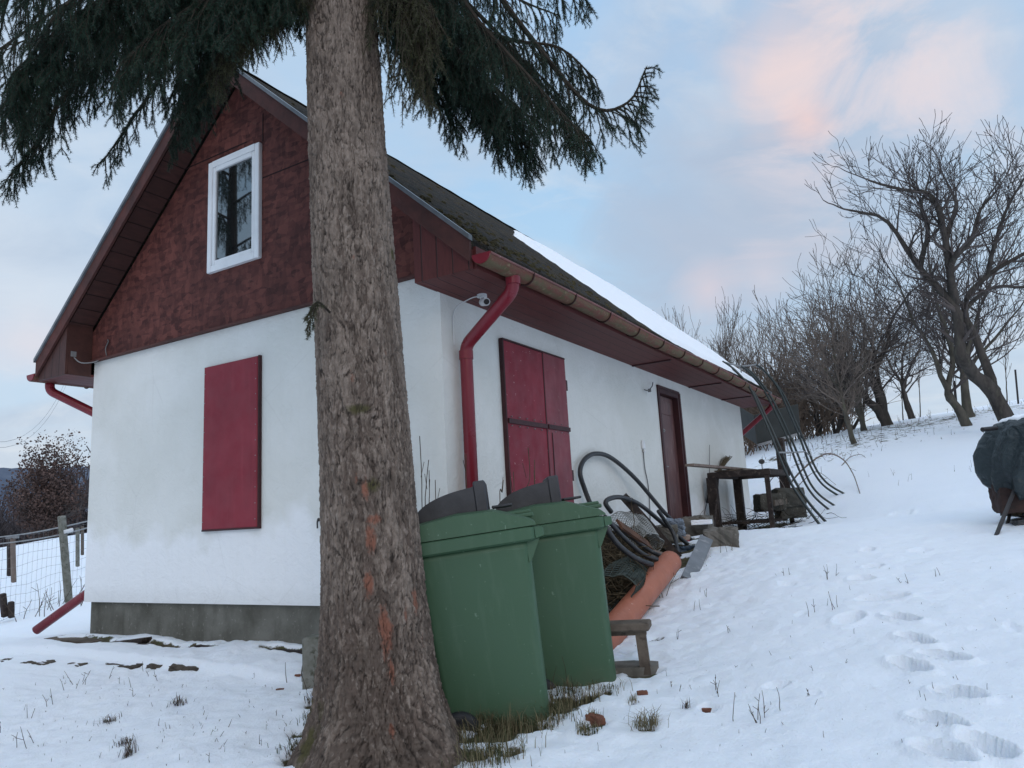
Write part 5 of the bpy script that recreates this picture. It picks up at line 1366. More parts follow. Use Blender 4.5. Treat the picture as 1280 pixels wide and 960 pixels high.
# refine between rings
fine = []
for i in range(len(rings)-1):
    for t in np.linspace(0, 1, 12, endpoint=False): fine.append(rings[i]*(1-t)+rings[i+1]*t)
fine.append(rings[-1]); fine = fine[::-1]
fine = [r_+ (np.array([[0, 0, .02]])*fbm(np.arange(na)*.28, np.full(na, k*.17), 3, 5)[:, None]*2 + (r_-r_.mean(0))*(.05*fbm(np.arange(na)*.18, np.full(na, k*.11), 3, 9)[:, None])) for k, r_ in enumerate(fine)]
top = fine[-1]; cen = top.mean(0)
nr = len(fine)
def in_gap(k, j_):
    j_ = j_*48/na
    return ((k-nr*.50)/(nr*.20))**2+((j_-34.5-(k-nr*.50)*8./nr)/(3.2+.9*math.sin(k*18./nr)))**2
for k in range(nr):
    c_ = fine[k].mean(0)
    for j_ in range(na):
        g_ = in_gap(k, j_)
        if g_ < 1: fine[k][j_] = c_+(fine[k][j_]-c_)*(.86+.10*g_)
        elif g_ < 1.7: fine[k][j_] = c_+(fine[k][j_]-c_)*1.05
mb = MB(); mb.loft(fine+[cen+(top-cen)*s+np.array((0, 0, .03*(1-s))) for s in (.8, .5, .2)]); tp = mb.build('tarpaulin', TARP, bbq, smooth=True)
tp.data.materials.append(mottled('painted_gap_shade', (.006, .006, .007), (.01, .01, .01), 5, .95, .05))  # black on dented faces paints the shade inside the cover's opening
for p_ in tp.data.polygons:
    if len(p_.vertices) == 4 and p_.index < (nr-1)*na and in_gap(p_.index//na+.5, p_.index % na+.5) < .82: p_.material_index = 1
mb = MB(); 
rs_ = [cen+(top-cen)*s+np.array((0, 0, h_)) for s, h_ in ((.98, -.012), (.95, .015), (.88, .032), (.6, .045), (.2, .05))]
mb.loft(rs_); mb.build('snow_cap', SNOW, bbq, smooth=True)
# spot of the cover's opening, its shade painted black above
cc = at(1282, 568, dC-.42)
mb = MB(); mb.tube([at(1228, 537, dC-.05), at(1245, 535, dC)], .018, 10); mb.build('handle', DARK, bbq)
def leg(p0, p1, r=.021): 
    m = MB(); m.tube([p0, p1], r, 10); m.build('leg', DARK, bbq)
leg(at(1270, 608, dC-.12), at(1245, 670, dB), .014); leg(at(1270, 612, dC+.15), at(1258, 660, dB+.3), .012)
leg(at(1330, 615, dC-.1), at(1342, 676, dB), .02); leg(at(1332, 615, dC+.2), at(1342, 664, dB+.35), .018)
mb = MB(); mb.beam(at(1266, 643, dB+.38), at(1335, 648, dB+.38), .30, .02); mb.build('shelf', DARK, bbq)
mb = rock(at(1285, 622, dC), (.45, .3, .22), 61, .2, 10, .1); mb.build('fire_bowl', mottled('rusty_bowl', (.06, .035, .03), (.03, .022, .02), 8, .8, .2), bbq)
P = at(1284, 640, dB+.36); one('firewood_bundle', rock(P+np.array((0, 0, .02)), (.2, .2, .08), 62, .3, 10, .2), BRUSHM, 'brown bundle lying on the low shelf under the covered barbecue', 'bundle')
for k, (px, py) in enumerate(((1283, 655), (1284, 668))):
    P = at(px, py, dB+.2); one('dark_boot' if 0 else 'charcoal_lump', rock(P, (.16, .12, .07), 64+k, .3, 10, .15), HOSE, ['dark lump under the barbecue shelf, upper of two', 'dark lump on the snow under the barbecue, lower of two'][k], 'lump', 'dark lumps under the barbecue')

# ------------------------------------------------------------------ left of the trunk
cp = at(400, 895, 4.35); cp[2] = sz(cp[0], cp[1])
mb = MB(); tz = at(400, 797, 4.35)[2]; mb.box((cp[0], cp[1], (tz+cp[2]-.2)/2), (.16, .15, tz-cp[2]+.2), rot=np.array(Matrix.Rotation(R_(YAW-8), 3, 'Z')), bev=.012)
mb.box((cp[0]-.035, cp[1]-.078, tz-.2), (.02, .02, .07)); one('concrete_stub_post', mb, LICHEN, 'short lichen-stained concrete post stub just left of the spruce trunk', 'post')
# boards by the plinth corner
def board(p0, p1, w_, h_, lab, mt=WOOD_OLD, grp='boards lying along the plinth', roll=0):
    m = MB(); m.beam(p0, p1, w_, h_, roll=roll); one('board', m, mt, lab, 'board', grp)
z1 = -.30
board((-4.25, -.12, z1), (-3.6, -.10, z1-.015), .20, .03, 'wide weathered board at the left corner of the plinth')
board((-3.35, -.16, z1-.01), (-2.95, -.10, z1+.03), .10, .03, 'short tilted board leaning against the plinth below the front shutter', WOOD_DK)
board((-3.05, -.17, z1-.015), (-2.82, -.15, z1-.015), .05, .05, 'dark square offcut beside the tilted board', WOOD_DK)
board((-2.35, -.07, z1-.018), (-1.05, -.07, z1-.02), .07, .05, 'long dark edging timber lying along the plinth near the trunk', WOOD_DK)
EDGE = mottled('damp_edging', (.10, .085, .07), (.05, .043, .037), 12, .95, .1)
# edging stones that show dark under the snow ledge
for k, (px, py, wd) in enumerate([(4, 826, .10), (43, 829, .28), (88, 830, .26), (148, 832, .36), (196, 831, .16), (232, 833, .30)]):
    P = gp(px, py); m = rock((P[0]-.01, P[1]+.035, P[2]-.034), (wd, .12, .07), 80+k, .08, 12, .35)
    one('edging_stone', m, EDGE, ['dark edging stone at the far left under the snow ledge', 'second dark edging stone from the left under the snow ledge', 'third edging stone from the left, below the drain outlet', 'longest dark edging stone under the snow ledge', 'small edging stone right of the longest one', 'rightmost dark edging stone under the snow ledge'][k], 'edging stone', 'edging stones under the snow ledge')
# bricks, stones and leaves that stick out of the snow
BRICK = mottled('broken_brick', (.20, .085, .055), (.12, .06, .045), 12, .9, .1, bump=.5)
LEAF = mottled('dry_brown_leaf', (.17, .08, .05), (.10, .05, .035), 15, .8, .2)
for (px, py, s, lab, mt) in [(744, 903, (.085, .045, .04), 'red brick fragment in the snow in front of the farther bin', BRICK), (884, 889, (.05, .03, .018), 'brown stone half sunk in the snow right of the grass tuft', BRICK), (803, 868, (.05, .03, .02), 'small brown stone in the snow below the bench slab', BRICK),
                            (372, 845, (.035, .02, .012), 'brown lump left of the concrete stub post', BRICK), (350, 862, (.045, .02, .008), 'dry brown leaf beside the concrete stub post', LEAF)]:
    P = gp(px, py); one('brick_fragment' if mt is BRICK else 'fallen_leaf', rock(P+np.array((0, 0, s[2]*.3)), s, int(px), R_(-20 if px == 744 else 30), 8, .2), mt, lab, 'stone' if mt is BRICK else 'leaf')
# ------------------------------------------------------------------ fence on the left
FP = at(82, 752, 12.0); FP[2] = sz(FP[0], FP[1])
def cpost(px, py_top, py_bot, d, w_, lab, mt, grp='fence posts on the left'):
    a = at(px[1], py_bot, d); b = at(px[0], py_top, d); m = MB(); a2 = a-(b-a)*.12; m.beam(a2, b, w_, w_, up=(0, 1, 0), bev=.01); return one('fence_post', m, mt, lab, 'fence post', grp, origin=a)
cpost((77, 86), 645, 752, 12.0, .095, 'tall leaning grey concrete fence post left of the house', LICHEN)
cpost((16, 17), 672, 722, 13.5, .07, 'brown wooden fence post at the left edge', WOOD_PALE)
cpost((97, 97), 660, 703, 17, .07, 'thin fence post nearest the house corner behind the concrete post', LICHEN)
cpost((12, 12), 674, 715, 15, .08, 'dark fence post behind the brown wooden one', WOOD_DK)
cpost((103, 103), 658, 690, 18, .06, 'farthest thin fence post at the house corner', WOOD_OLD)
cpost((3, 6), 742, 768, 11, .08, 'dark stump of a post at the left edge', WOOD_DK)
cpost((14, 14), 752, 770, 11, .07, 'short dark stub beside the stump at the left edge', WOOD_DK)
WIRE = mottled('fence_wire', (.14, .145, .15), (.10, .10, .105), 20, .5, .4)
m = MB(); pl_ = at(-60, 780, 10.4); pr_ = at(140, 738, 13.4)
for k in range(9):
    z_ = .02+k*.15; n_ = 16; P = []
    for t in np.linspace(0, 1, n_):
        q_ = pl_+(pr_-pl_)*t; P.append((q_[0], q_[1], sz(q_[0], q_[1])+z_+.02*math.sin(t*20+k)))
    m.tube(P, .0022, 3, cap=False)
for t in np.linspace(0, 1, 34):
    q_ = pl_+(pr_-pl_)*t; b0 = sz(q_[0], q_[1]); m.tube([(q_[0], q_[1], b0), (q_[0], q_[1], b0+1.22)], .0016, 3, cap=False)
one('wire_fence', m, WIRE, 'sagging wire mesh fence strung between the posts at the left', 'fence')
m = MB(); 
for dy in (0, .12): m.tube(bez([at(-30, 683, 13.6)+np.array((0, 0, dy)), at(30, 676, 13.2)+np.array((0, 0, dy)), at(77, 668, 12.2)+np.array((0, 0, dy)), at(120, 657, 14)+np.array((0, 0, dy))], 24), .012, 5)
m.beam(at(8, 672, 13.5), at(23, 671, 13.5), .05, .05); one('fence_rail', m, GREYM, 'pale double top rail of the fence on the left', 'fence rail')
m = MB(); a_, b_ = at(80, 665, 11.95), at(91, 662, 12.05); m.tube([a_, b_], .03, 8); one('fence_insulator', m, WPLAST, 'white insulator on the leaning concrete fence post', 'insulator')
for k, (y0_, y1_) in enumerate(((553, 542), (560, 549))):
    m = MB(); a_, b_ = at(0, y0_, 70), at(34, y1_, 85); m.tube([a_+(b_-a_)*t+np.array((0, 0, .9*(t-.5)**2-.2)) for t in np.linspace(-4, 4, 24)], .016, 4); one('power_line', m, DARK, ['upper overhead power line at the far left above the brown tree', 'lower overhead power line at the far left above the brown tree'][k], 'power line', 'overhead power lines')
# ------------------------------------------------------------------ bare trees on the slope
BARK_D = mottled('dark_tree_bark', (.085, .074, .066), (.045, .040, .037), 9, .95, .1, (1, 1, .4), .6, .02, (.085, .08, .065), 16)
BARK_G = mottled('grey_green_bark', (.12, .108, .09), (.065, .06, .05), 9, .95, .1, (1, 1, .4), .6, .02, (.10, .105, .07), 14)
TWIG_D = mottled('dark_twigs_bare', (.115, .098, .092), (.075, .066, .065), 3, .95, .05)
TWIG_B = mottled('brown_twigs_bare', (.20, .165, .14), (.135, .112, .10), 3, .95, .05)
class Tubes:
    """many thin tapered tubes with 3..n sides, collected fast"""
    def __init__(s): s.V = []; s.Q = []; s.n = 0
    def add(s, P, r, n):
        s.V.append((np.asarray(P, float), np.asarray(r, float), n)); s.n += 1
    def join(s, *o):
        for q_ in o: s.V += q_.V
        return s
    def build(s, name, mat, parent):
        groups = {}
        for P, r, n in s.V: groups.setdefault((len(P), n), []).append((P, r))
        VV, QQ, off = [], [], 0
        for (k, n), L_ in groups.items():
            P = np.stack([a for a, b in L_]); r = np.stack([b for a, b in L_]); m_ = len(L_)
            T = np.gradient(P, axis=1); T /= np.linalg.norm(T, axis=2)[..., None]+1e-9
            ref = np.where(np.abs(T[:, :, 2:3]) < .9, np.array([0, 0, 1.]), np.array([1., 0, 0]))
            u = np.cross(T, ref); u /= np.linalg.norm(u, axis=2)[..., None]+1e-9; w_ = np.cross(T, u)
            a = np.linspace(0, 2*np.pi, n, endpoint=False)
            V = P[:, :, None]+r[:, :, None, None]*(np.cos(a)[:, None]*u[:, :, None]+np.sin(a)[:, None]*w_[:, :, None])
            idx = np.arange(k*n).reshape(k, n); i2 = np.roll(idx, -1, 1)
            q_ = np.stack([idx[:-1], i2[:-1], i2[1:], idx[1:]], -1).reshape(-1, 4)
            VV.append(V.reshape(-1, 3)); QQ.append((q_[None]+(np.arange(m_)*k*n)[:, None, None]+off).reshape(-1, 4)); off += m_*k*n
        return fast_mesh(name, np.concatenate(VV), np.concatenate(QQ), mat, parent, smooth=True)
def grow(T, p, d, ln, r, lvl, rr, P):
    """P: dict of wig (bend), up (turn upwards), kids, ang, shrink, rmin"""
    m = max(4, int(6-lvl*.5)); st_ = ln/m; pts = [np.array(p, float)]; d = np.array(d, float); d /= np.linalg.norm(d)
    dirs = [d]
    for i in range(m):
        d = d+np.array([rr.gauss(0, P['wig']), rr.gauss(0, P['wig']), rr.gauss(0, P['wig']*.8)+P['up']*(.5+.5*lvl/ P['lv'])]); d /= np.linalg.norm(d)
        pts.append(pts[-1]+d*st_); dirs.append(d)
    r1 = max(r*P['taper'], P['rmin'])
    T[min(lvl, 2) if lvl else 0].add(pts, np.linspace(r, r1, m+1), 7 if r > .04 else (5 if r > .015 else 3))
    if lvl >= P['lv']: return
    nk = P['kids'][min(lvl, len(P['kids'])-1)]
    for k in range(nk):
        t = rr.uniform(.25, 1.0) if k < nk-1 else 1.0
        i = min(int(t*m), m); q = dirs[i]
        ax = np.cross(q, (rr.gauss(0, 1), rr.gauss(0, 1), rr.gauss(0, 1))); ax /= np.linalg.norm(ax)+1e-9
        a = P['ang']*rr.uniform(.5, 1.3) if k < nk-1 else P['ang']*.35
        nd = q*math.cos(a)+ax*math.sin(a)
        if nd[2] < P.get('minz', -.3): nd[2] = abs(nd[2])*.4
        grow(T, pts[i], nd, ln*P['shrink']*rr.uniform(.65, 1.15), max((r+(r1-r)*t)*(.62 if k < nk-1 else .9), P['rmin']), lvl+1, rr, P)
def bare_tree(name, label, base, trunks, params, seed, mt=BARK_D, mtw=TWIG_D, cat='tree', group=None, limbs=None):
    rr = random.Random(seed); root = thing(name, label, cat, base, group); T = [Tubes(), Tubes(), Tubes()]
    for (pts, r0, r1, kids, kl) in trunks:
        P = bez(pts, 22); n = len(P); R0 = np.linspace(r0, r1, n)
        wob = np.stack([fbm(np.arange(n)*.5, np.full(n, seed+j*7.7), 3, seed)*r0*.9 for j in range(3)], -1); wob[0] *= 0
        P = P+wob
        T[0].add(P, R0*(1+.25*fbm(np.arange(n)*.8, np.full(n, seed*1.3), 2, 3)), 10)
        for k in range(kids[0]):
            t = kids[1]+(1-kids[1])*(k+rr.random())/kids[0]; i = min(int(t*(n-1)), n-2); q = P[i+1]-P[i]; q /= np.linalg.norm(q)
            ax = np.cross(q, (rr.gauss(0, 1), rr.gauss(0, 1), rr.gauss(0, .6))); ax /= np.linalg.norm(ax)
            a = params['ang']*rr.uniform(.7, 1.4); nd = q*math.cos(a)+ax*math.sin(a); nd[2] = max(nd[2], -.05)
            grow(T, P[i], nd, kl*rr.uniform(.6, 1.2), max(R0[i]*.5, params['rmin']), 1, rr, params)
        q = P[-1]-P[-2]; grow(T, P[-1], q, kl, r1, 1, rr, params)
    if T[0].V: T[0].build('trunk', mt, root)
    m = Tubes().join(T[1], T[2])
    if m.V: m.build('crown', mtw, root)
    return root
def P3(pts, d): return [at(p[0], p[1], d+(p[2] if len(p) > 2 else 0)) for p in pts]
# the big apple tree
b0 = gp(1262, 516); dA = 12.6
base = at(1264, 520, dA); base[2] = sz(base[0], base[1])
PA = dict(wig=.13, up=.07, kids=[4, 3, 3, 2], ang=.75, shrink=.76, rmin=.0042, lv=4, taper=.45)
t0 = [base-np.array((0, 0, .1))]+P3([(1243,492),(1222,470),(1203,448,-.1),(1200,430,-.1)], dA)
F1 = t0+P3([(1197,395),(1180,365,.1),(1150,335,.3),(1120,292,.5),(1095,268,.6),(1060,262,.7)], dA)
F2 = P3([(1199,410),(1190,355),(1182,300,-.2),(1165,245,-.4),(1130,238,-.6),(1085,225,-.7)], dA)
F3 = P3([(1196,380),(1190,330,-.2),(1215,298,-.4),(1226,262,-.6),(1245,238,-.8)], dA)
F4 = P3([(1244,488),(1228,440,.4),(1206,385,.5),(1235,345,.3),(1290,312,.0),(1330,290,-.3)], dA)
F5 = P3([(1207,386,.5),(1240,360,.8),(1285,358,1.2),(1330,340,1.4)], dA)
F6 = P3([(1235,345,.3),(1245,300,0),(1262,255,-.3),(1284,215,-.5)], dA)
F7 = P3([(1150,335,.3),(1160,290,0),(1152,258,-.3),(1160,225,-.5)], dA)
F8 = P3([(1182,300,-.2),(1195,260,.4),(1192,245,.8),(1180,222,1.0)], dA)
bare_tree('apple_tree', 'large bare old apple tree with a thick leaning dark trunk at the right', base,
          [(F1, .14, .018, (17, .42), .50), (F2, .08, .015, (18, .22), .52), (F3, .06, .014, (16, .22), .52), (F4, .085, .017, (15, .35), .55), (F5, .045, .012, (13, .25), .5), (F6, .045, .012, (15, .2), .5), (F7, .05, .012, (15, .15), .46), (F8, .05, .012, (15, .15), .48)], PA, 5)
# two-stemmed grey tree left of it
PG = dict(wig=.14, up=.09, kids=[3, 4, 3, 3], ang=.7, shrink=.66, rmin=.0048, lv=4, taper=.45)
def simple(name, label, px, py, d, stems, params, seed, mt=BARK_D, mtw=TWIG_D, group=None, cat='tree'):
    b = at(px, py, d); b[2] = sz(b[0], b[1]); tr_ = []
    for pts, r0, r1, kids, kl in stems:
        tr_.append(([b-np.array((0, 0, .08))+np.array((rnd.uniform(-.05, .05), 0, 0))]+P3(pts, d), r0, r1, kids, kl))
    return bare_tree(name, label, b, tr_, params, seed, mt, mtw, cat, group)
G1 = 'bare fruit trees along the slope'
simple('fruit_tree', 'bare grey fruit tree leaning left with a forked stem, left of the big apple tree', 1210, 533, 14.2,
       [([(1196,510),(1183,492),(1190,460),(1184,420),(1170,380),(1160,330)], .085, .02, (9, .4), 1.1), ([(1190,500),(1176,470),(1160,430),(1140,400),(1125,360)], .07, .016, (8, .4), 1.0)], PG, 21, BARK_G, TWIG_D, G1)
simple('fruit_tree', 'bare upright grey fruit tree just behind the leaning forked one', 1213, 522, 15.6,
       [([(1208,500),(1205,470),(1212,430),(1225,390),(1240,350)], .10, .025, (10, .4), 1.2), ([(1206,480),(1220,450),(1250,415),(1275,385)], .06, .016, (7, .3), 1.1), ([(1205,470),(1190,430),(1178,390)], .05, .016, (7, .3), 1.0)], PG, 22, BARK_G, TWIG_D, G1)
PD = dict(wig=.16, up=.05, kids=[4, 4, 3, 3], ang=.8, shrink=.66, rmin=.0048, lv=4, taper=.45)
simple('fruit_tree', 'bare fruit tree with a dark crooked two-stemmed trunk in the middle of the slope', 1110, 532, 17.0,
       [([(1098,515),(1085,500),(1080,490),(1062,478),(1050,455)], .12, .03, (8, .45), 1.2), ([(1100,505),(1094,480),(1090,465),(1105,435),(1112,405)], .12, .03, (10, .4), 1.3), ([(1104,500),(1098,470),(1092,440),(1080,410)], .07, .02, (9, .4), 1.2)], PD, 23, BARK_D, TWIG_D, G1)
simple('fruit_tree', 'slim bare fruit tree with a V-shaped crown between the crooked and grey ones', 1141, 523, 19.5,
       [([(1134,505),(1129,485),(1138,460),(1150,435)], .075, .02, (8, .4), 1.2), ([(1128,482),(1115,460),(1105,440)], .05, .018, (7, .3), 1.1), ([(1130,488),(1128,450),(1135,420)], .04, .018, (7, .3), 1.1)], PD, 24, BARK_D, TWIG_D, G1)
simple('fruit_tree', 'thin bare grey fruit tree in front of the thicket, its foot lowest on the slope', 1066, 556, 14.2,
       [([(1060,530),(1054,505),(1046,470),(1040,430)], .055, .015, (12, .4), 1.0), ([(1058,525),(1050,490),(1030,460)], .03, .012, (9, .3), .9)], PG, 25, BARK_G, TWIG_B, G1)
simple('fruit_tree', 'bare grey-green fruit tree with several thin stems at the right end of the thicket', 1080, 540, 16.5,
       [([(1074,515),(1068,490),(1060,455),(1050,420)], .06, .016, (12, .35), 1.2), ([(1076,510),(1074,480),(1082,450),(1078,415)], .05, .016, (11, .35), 1.2), ([(1074,520),(1060,490),(1040,455)], .04, .014, (11, .3), 1.1)], PD, 26, BARK_G, TWIG_B, G1)
# the thicket behind the house end
PT = dict(wig=.10, up=.06, kids=[4, 3, 3], ang=.42, shrink=.66, rmin=.0052, lv=3, taper=.5)
tl = [(872,385,22,'thin bare tree rising highest at the left end of the thicket above the snowy roof'), (892,392,23,'second bare tree from the left end of the thicket'), (912,380,21,'third bare tree from the left end of the thicket'), (935,370,24,'tall slender bare tree left of the middle of the thicket'), (955,372,22,'tall bare tree in the middle of the thicket'),
      (975,385,21,'bare tree right of the middle of the thicket'), (998,395,20,'bare bushy tree behind the polytunnel hoops'), (1020,372,19,'bare bushy tree of the thicket with its top nearest the pale sky gap'), (1042,380,18,'dense bare tree near the right end of the thicket'), (1062,385,19,'rightmost dense bare tree of the thicket')]
for k, (px, ty_, d, lab) in enumerate(tl):
    b = at(px+4, 560, d); b[2] = sz(b[0], b[1]); rr = random.Random(100+k); top = at(px, ty_+rr.uniform(32, 55), d); tr_ = []
    hgt = top[2]-b[2]
    for s in range(3):
        e = top+np.array((rr.gauss(0, .55), rr.gauss(0, .4), -rr.uniform(0, .35)*hgt)); mid = b*.5+e*.5+np.array((rr.gauss(0, .15), rr.gauss(0, .15), 0))
        tr_.append(([b-np.array((0, 0, .1)), b*.75+e*.25+np.array((rr.gauss(0, .1), 0, 0)), mid, e*.8+b*.2, e*.9+b*.1], .042, .012, (12, .2), hgt*.28))
    bare_tree('thicket_tree', lab, b, tr_, PT, 200+k, BARK_D, TWIG_B, 'tree', 'bare trees of the thicket behind the house')
# low scrub filling the foot of the thicket: nobody could count it
T_ = [Tubes(), Tubes(), Tubes()]; rr = random.Random(9); PS = dict(wig=.16, up=.05, kids=[4, 3], ang=.5, shrink=.62, rmin=.0065, lv=2, taper=.5)
for k in range(520):
    px = rr.uniform(835, 1070); d = rr.uniform(17.5, 25); b = at(px, 555, d); b[2] = sz(b[0], b[1])-.05
    grow(T_, b, (rr.gauss(0, .3), rr.gauss(0, .3), 1), rr.uniform(.7, 1.7), .014, 0, rr, PS)
m = Tubes().join(*T_)
o = m.build('thicket_scrub', mottled('brown_scrub', (.19, .135, .10), (.125, .095, .076), 2, .95, .05), None); o['kind'] = 'stuff'
# saplings and stakes on the crest
PSs = dict(wig=.08, up=.08, kids=[3, 2], ang=.35, shrink=.6, rmin=.006, lv=2, taper=.5)
for k, (px, py, ty_, d, lab) in enumerate([(1193,512,458,20,'thin bare sapling on the crest between the grey trees'), (1258,500,430,21,'slender bare sapling on the crest left of the iron stake'), (1150,520,455,22,'thin straight sapling behind the V-shaped tree'), (1128,520,470,21,'thin bare sapling beside the V-shaped tree trunk')]):
    b = at(px, py, d); b[2] = sz(b[0], b[1])-.05; e = at(px-2, ty_, d)
    bare_tree('sapling', lab, b, [([b, b*.5+e*.5, e], .018, .008, (7, .4), .5)], PSs, 300+k, BARK_D, TWIG_B, 'sapling', 'saplings on the crest')
for k, (px, ty_, by_, d, lab) in enumerate([(1273, 462, 508, 18, 'dark iron stake on the crest at the right edge'), (1197, 476, 520, 17, 'dark thin stake beside the leaning grey tree')]):
    a_ = at(px, by_, d); a_[2] = min(a_[2], sz(a_[0], a_[1]))-.05; m = MB(); m.beam(a_, at(px-4, ty_, d), .04, .04, up=(0, 1, 0)); one('stake', m, DARK, lab, 'stake', 'stakes on the crest')
# arching bramble canes in front of the hoops
def cane(pts, r, lab):
    m = MB(); P = bez(pts, 30); m.tube(P, np.linspace(r, r*.4, len(P)), 5); q = 0
    for i in range(4, len(P)-2, 3):
        d_ = np.array((rnd.gauss(0, .06), rnd.gauss(0, .06), rnd.gauss(.03, .06))); m.tube([P[i], P[i]+d_], .003, 3, cap=False)
    one('bramble_cane', m, TWIG_B, lab, 'bramble', 'bramble canes by the hoops')
g1, g2 = gp(975, 622), gp(1075, 617)
dd = (depth_of(g1)+depth_of(g2))/2
cane([g1, at(1000, 590, dd), at(1030, 568, dd), at(1052, 573, dd), at(1066, 592, dd), gp(1075, 617)], .016, 'long dark bramble cane arching across the foot of the hoops')
cane([gp(990, 618), at(1005, 600, dd), at(1022, 590, dd), gp(1045, 606)], .008, 'short bramble cane arching low between the hoops')
cane([gp(1052, 582), at(1062, 572, dd+1.5), at(1075, 568, dd+1.5), gp(1082, 572)], .008, 'faint bramble cane lying in the snow right of the hoops')
cane([gp(958, 622), at(962, 603, dd), at(975, 592, dd), at(990, 606, dd)], .008, 'bramble cane rising behind the old table')
cane([gp(985, 618), at(975, 600, dd), at(960, 588, dd), at(948, 594, dd)], .007, 'bramble cane bending towards the house corner')

# ------------------------------------------------------------------ left background
# oak that keeps its brown leaves
LEAFB = mottled('withered_oak_leaves', (.135, .088, .075), (.07, .05, .046), .8, .85, .1)
ob = at(62, 682, 34); ob[2] = sz(ob[0], ob[1])
oak = thing('oak_tree', 'round oak with withered brown leaves beyond the fence left of the house', 'tree', ob)
oc = at(58, 612, 34); T_ = [Tubes(), Tubes(), Tubes()]; rr = random.Random(4)
T_[0].add(bez([ob-np.array((0, 0, .2)), ob*.5+oc*.5, oc], 8), np.linspace(.22, .1, 8), 8)
for k in range(26):
    grow(T_, ob+(oc-ob)*rr.uniform(.3, 1.0), (rr.gauss(0, 1), rr.gauss(0, 1), rr.gauss(.35, .5)), rr.uniform(.8, 1.5), .05, 1, rr, dict(wig=.2, up=.05, kids=[3, 3], ang=.7, shrink=.65, rmin=.012, lv=3, taper=.5))
T_[0].build('trunk', BARK_D, oak)
m = Tubes().join(T_[1], T_[2]); m.build('twigs', TWIG_D, oak)
N_ = 15000; u = rng.normal(size=(N_, 3)); u /= np.linalg.norm(u, axis=1)[:, None]; rad_ = rng.random(N_)**.4
cl = fbm(u[:, 0]*3+5, u[:, 1]*3+u[:, 2]*4, 3, 8); rad_ = rad_*(1+1.5*cl)
Pc = oc+u*rad_[:, None]*np.array((1.45, 1.4, 2.15))+np.array((0, 0, -.1)); keep = fbm(Pc[:, 0]*1.7, Pc[:, 2]*1.9+Pc[:, 1], 3, 4) > -.06; Pc = Pc[keep]
Pc[:, 2] = np.maximum(Pc[:, 2], ob[2]+.3)
a1 = rng.normal(size=Pc.shape); a1 /= np.linalg.norm(a1, axis=1)[:, None]; a2 = np.cross(a1, rng.normal(size=Pc.shape)); a2 /= np.linalg.norm(a2, axis=1)[:, None]
s_ = rng.uniform(.03, .075, (len(Pc), 1)); V = np.stack([Pc-a1*s_, Pc+a2*s_*.7, Pc+a1*s_, Pc-a2*s_*.7], 1).reshape(-1, 3)
fast_mesh('crown', V, np.arange(len(V)).reshape(-1, 4), LEAFB, oak)
# dark woodland beyond the field, one mass of bare trees
T_ = [Tubes(), Tubes(), Tubes()]; PF = dict(wig=.14, up=.08, kids=[7, 5], ang=.55, shrink=.6, rmin=.028, lv=2, taper=.5)
for k in range(430):
    d = rr.uniform(37, 74); px = rr.uniform(-300, 190); b = at(px, 680, d); b[2] = sz(b[0], b[1])-.3
    grow(T_, b, (rr.gauss(0, .08), rr.gauss(0, .08), 1), rr.uniform(2.2, 4.4)*(d/50), .09, 0, rr, PF)
m = Tubes().join(*T_)
o = m.build('woodland', mottled('woodland_twigs', (.095, .080, .080), (.062, .055, .060), .2, .95, .05), None); o['kind'] = 'stuff'

# ------------------------------------------------------------------ dry grass and weeds
GRASS = mottled('dry_grass', (.215, .18, .105), (.12, .105, .06), 6, .9, .1)
GRASS_G = mottled('green_winter_grass', (.075, .082, .038), (.045, .052, .026), 6, .9, .1)
STALK = mottled('dark_weed_stalks', (.105, .078, .055), (.05, .038, .03), 6, .95, .1)
def blades(P, h, w_, lean=.5):
    """curved blades: two quads each"""
    P = np.asarray(P); n = len(P); a = rng.uniform(0, 2*np.pi, n); dx = np.stack([np.cos(a), np.sin(a), 0*a], -1); sd = np.stack([-np.sin(a), np.cos(a), 0*a], -1)
    h = np.asarray(h)[:, None]*rng.uniform(.5, 1.2, (n, 1)); le = lean*rng.uniform(.1, 1.3, (n, 1)); up = np.array([[0, 0, 1.]])
    p1 = P+up*h*.55+dx*h*le*.3; p2 = P+up*h*(1-.35*le)+dx*h*le
    w_ = w_*rng.uniform(.7, 1.3, (n, 1))
    V = np.stack([P-sd*w_, P+sd*w_, p1+sd*w_*.8, p1-sd*w_*.8, p2+sd*w_*.15, p2-sd*w_*.15], 1).reshape(-1, 3); k = np.arange(n)[:, None]*6
    Q = np.concatenate([k+np.array([[0, 1, 2, 3]]), k+np.array([[3, 2, 4, 5]])]); return V, Q
def scatter(spots):
    out = []; hh = []
    for (px, py, r, n, h) in spots:
        c = gp(px, py); s = rng.normal(size=(n, 2))*r*.5
        for q_ in s:
            x, y = c[0]+q_[0], c[1]+q_[1]; out.append((x, y, sz(x, y)-.006)); hh.append(h)
    return out, hh
gr = [(606,915,.10,240,.085),(625,912,.14,320,.10),(650,906,.14,320,.085),(672,902,.11,230,.095),(690,893,.10,220,.08),(600,938,.12,240,.09),(625,945,.10,200,.075),(700,880,.10,180,.07),(725,872,.12,220,.06),(750,868,.10,160,.05),(733,915,.05,80,.05),(742,898,.03,60,.05),(590,955,.1,160,.08)]
P, h = scatter([(a, b, c*1.15, int(n*.55), e*rnd.uniform(.9, 1.3)) for a, b, c, n, e in gr]); V, Q = blades(P, h, .0016, .8); o = fast_mesh('dry_grass', V, Q, GRASS); o['kind'] = 'stuff'
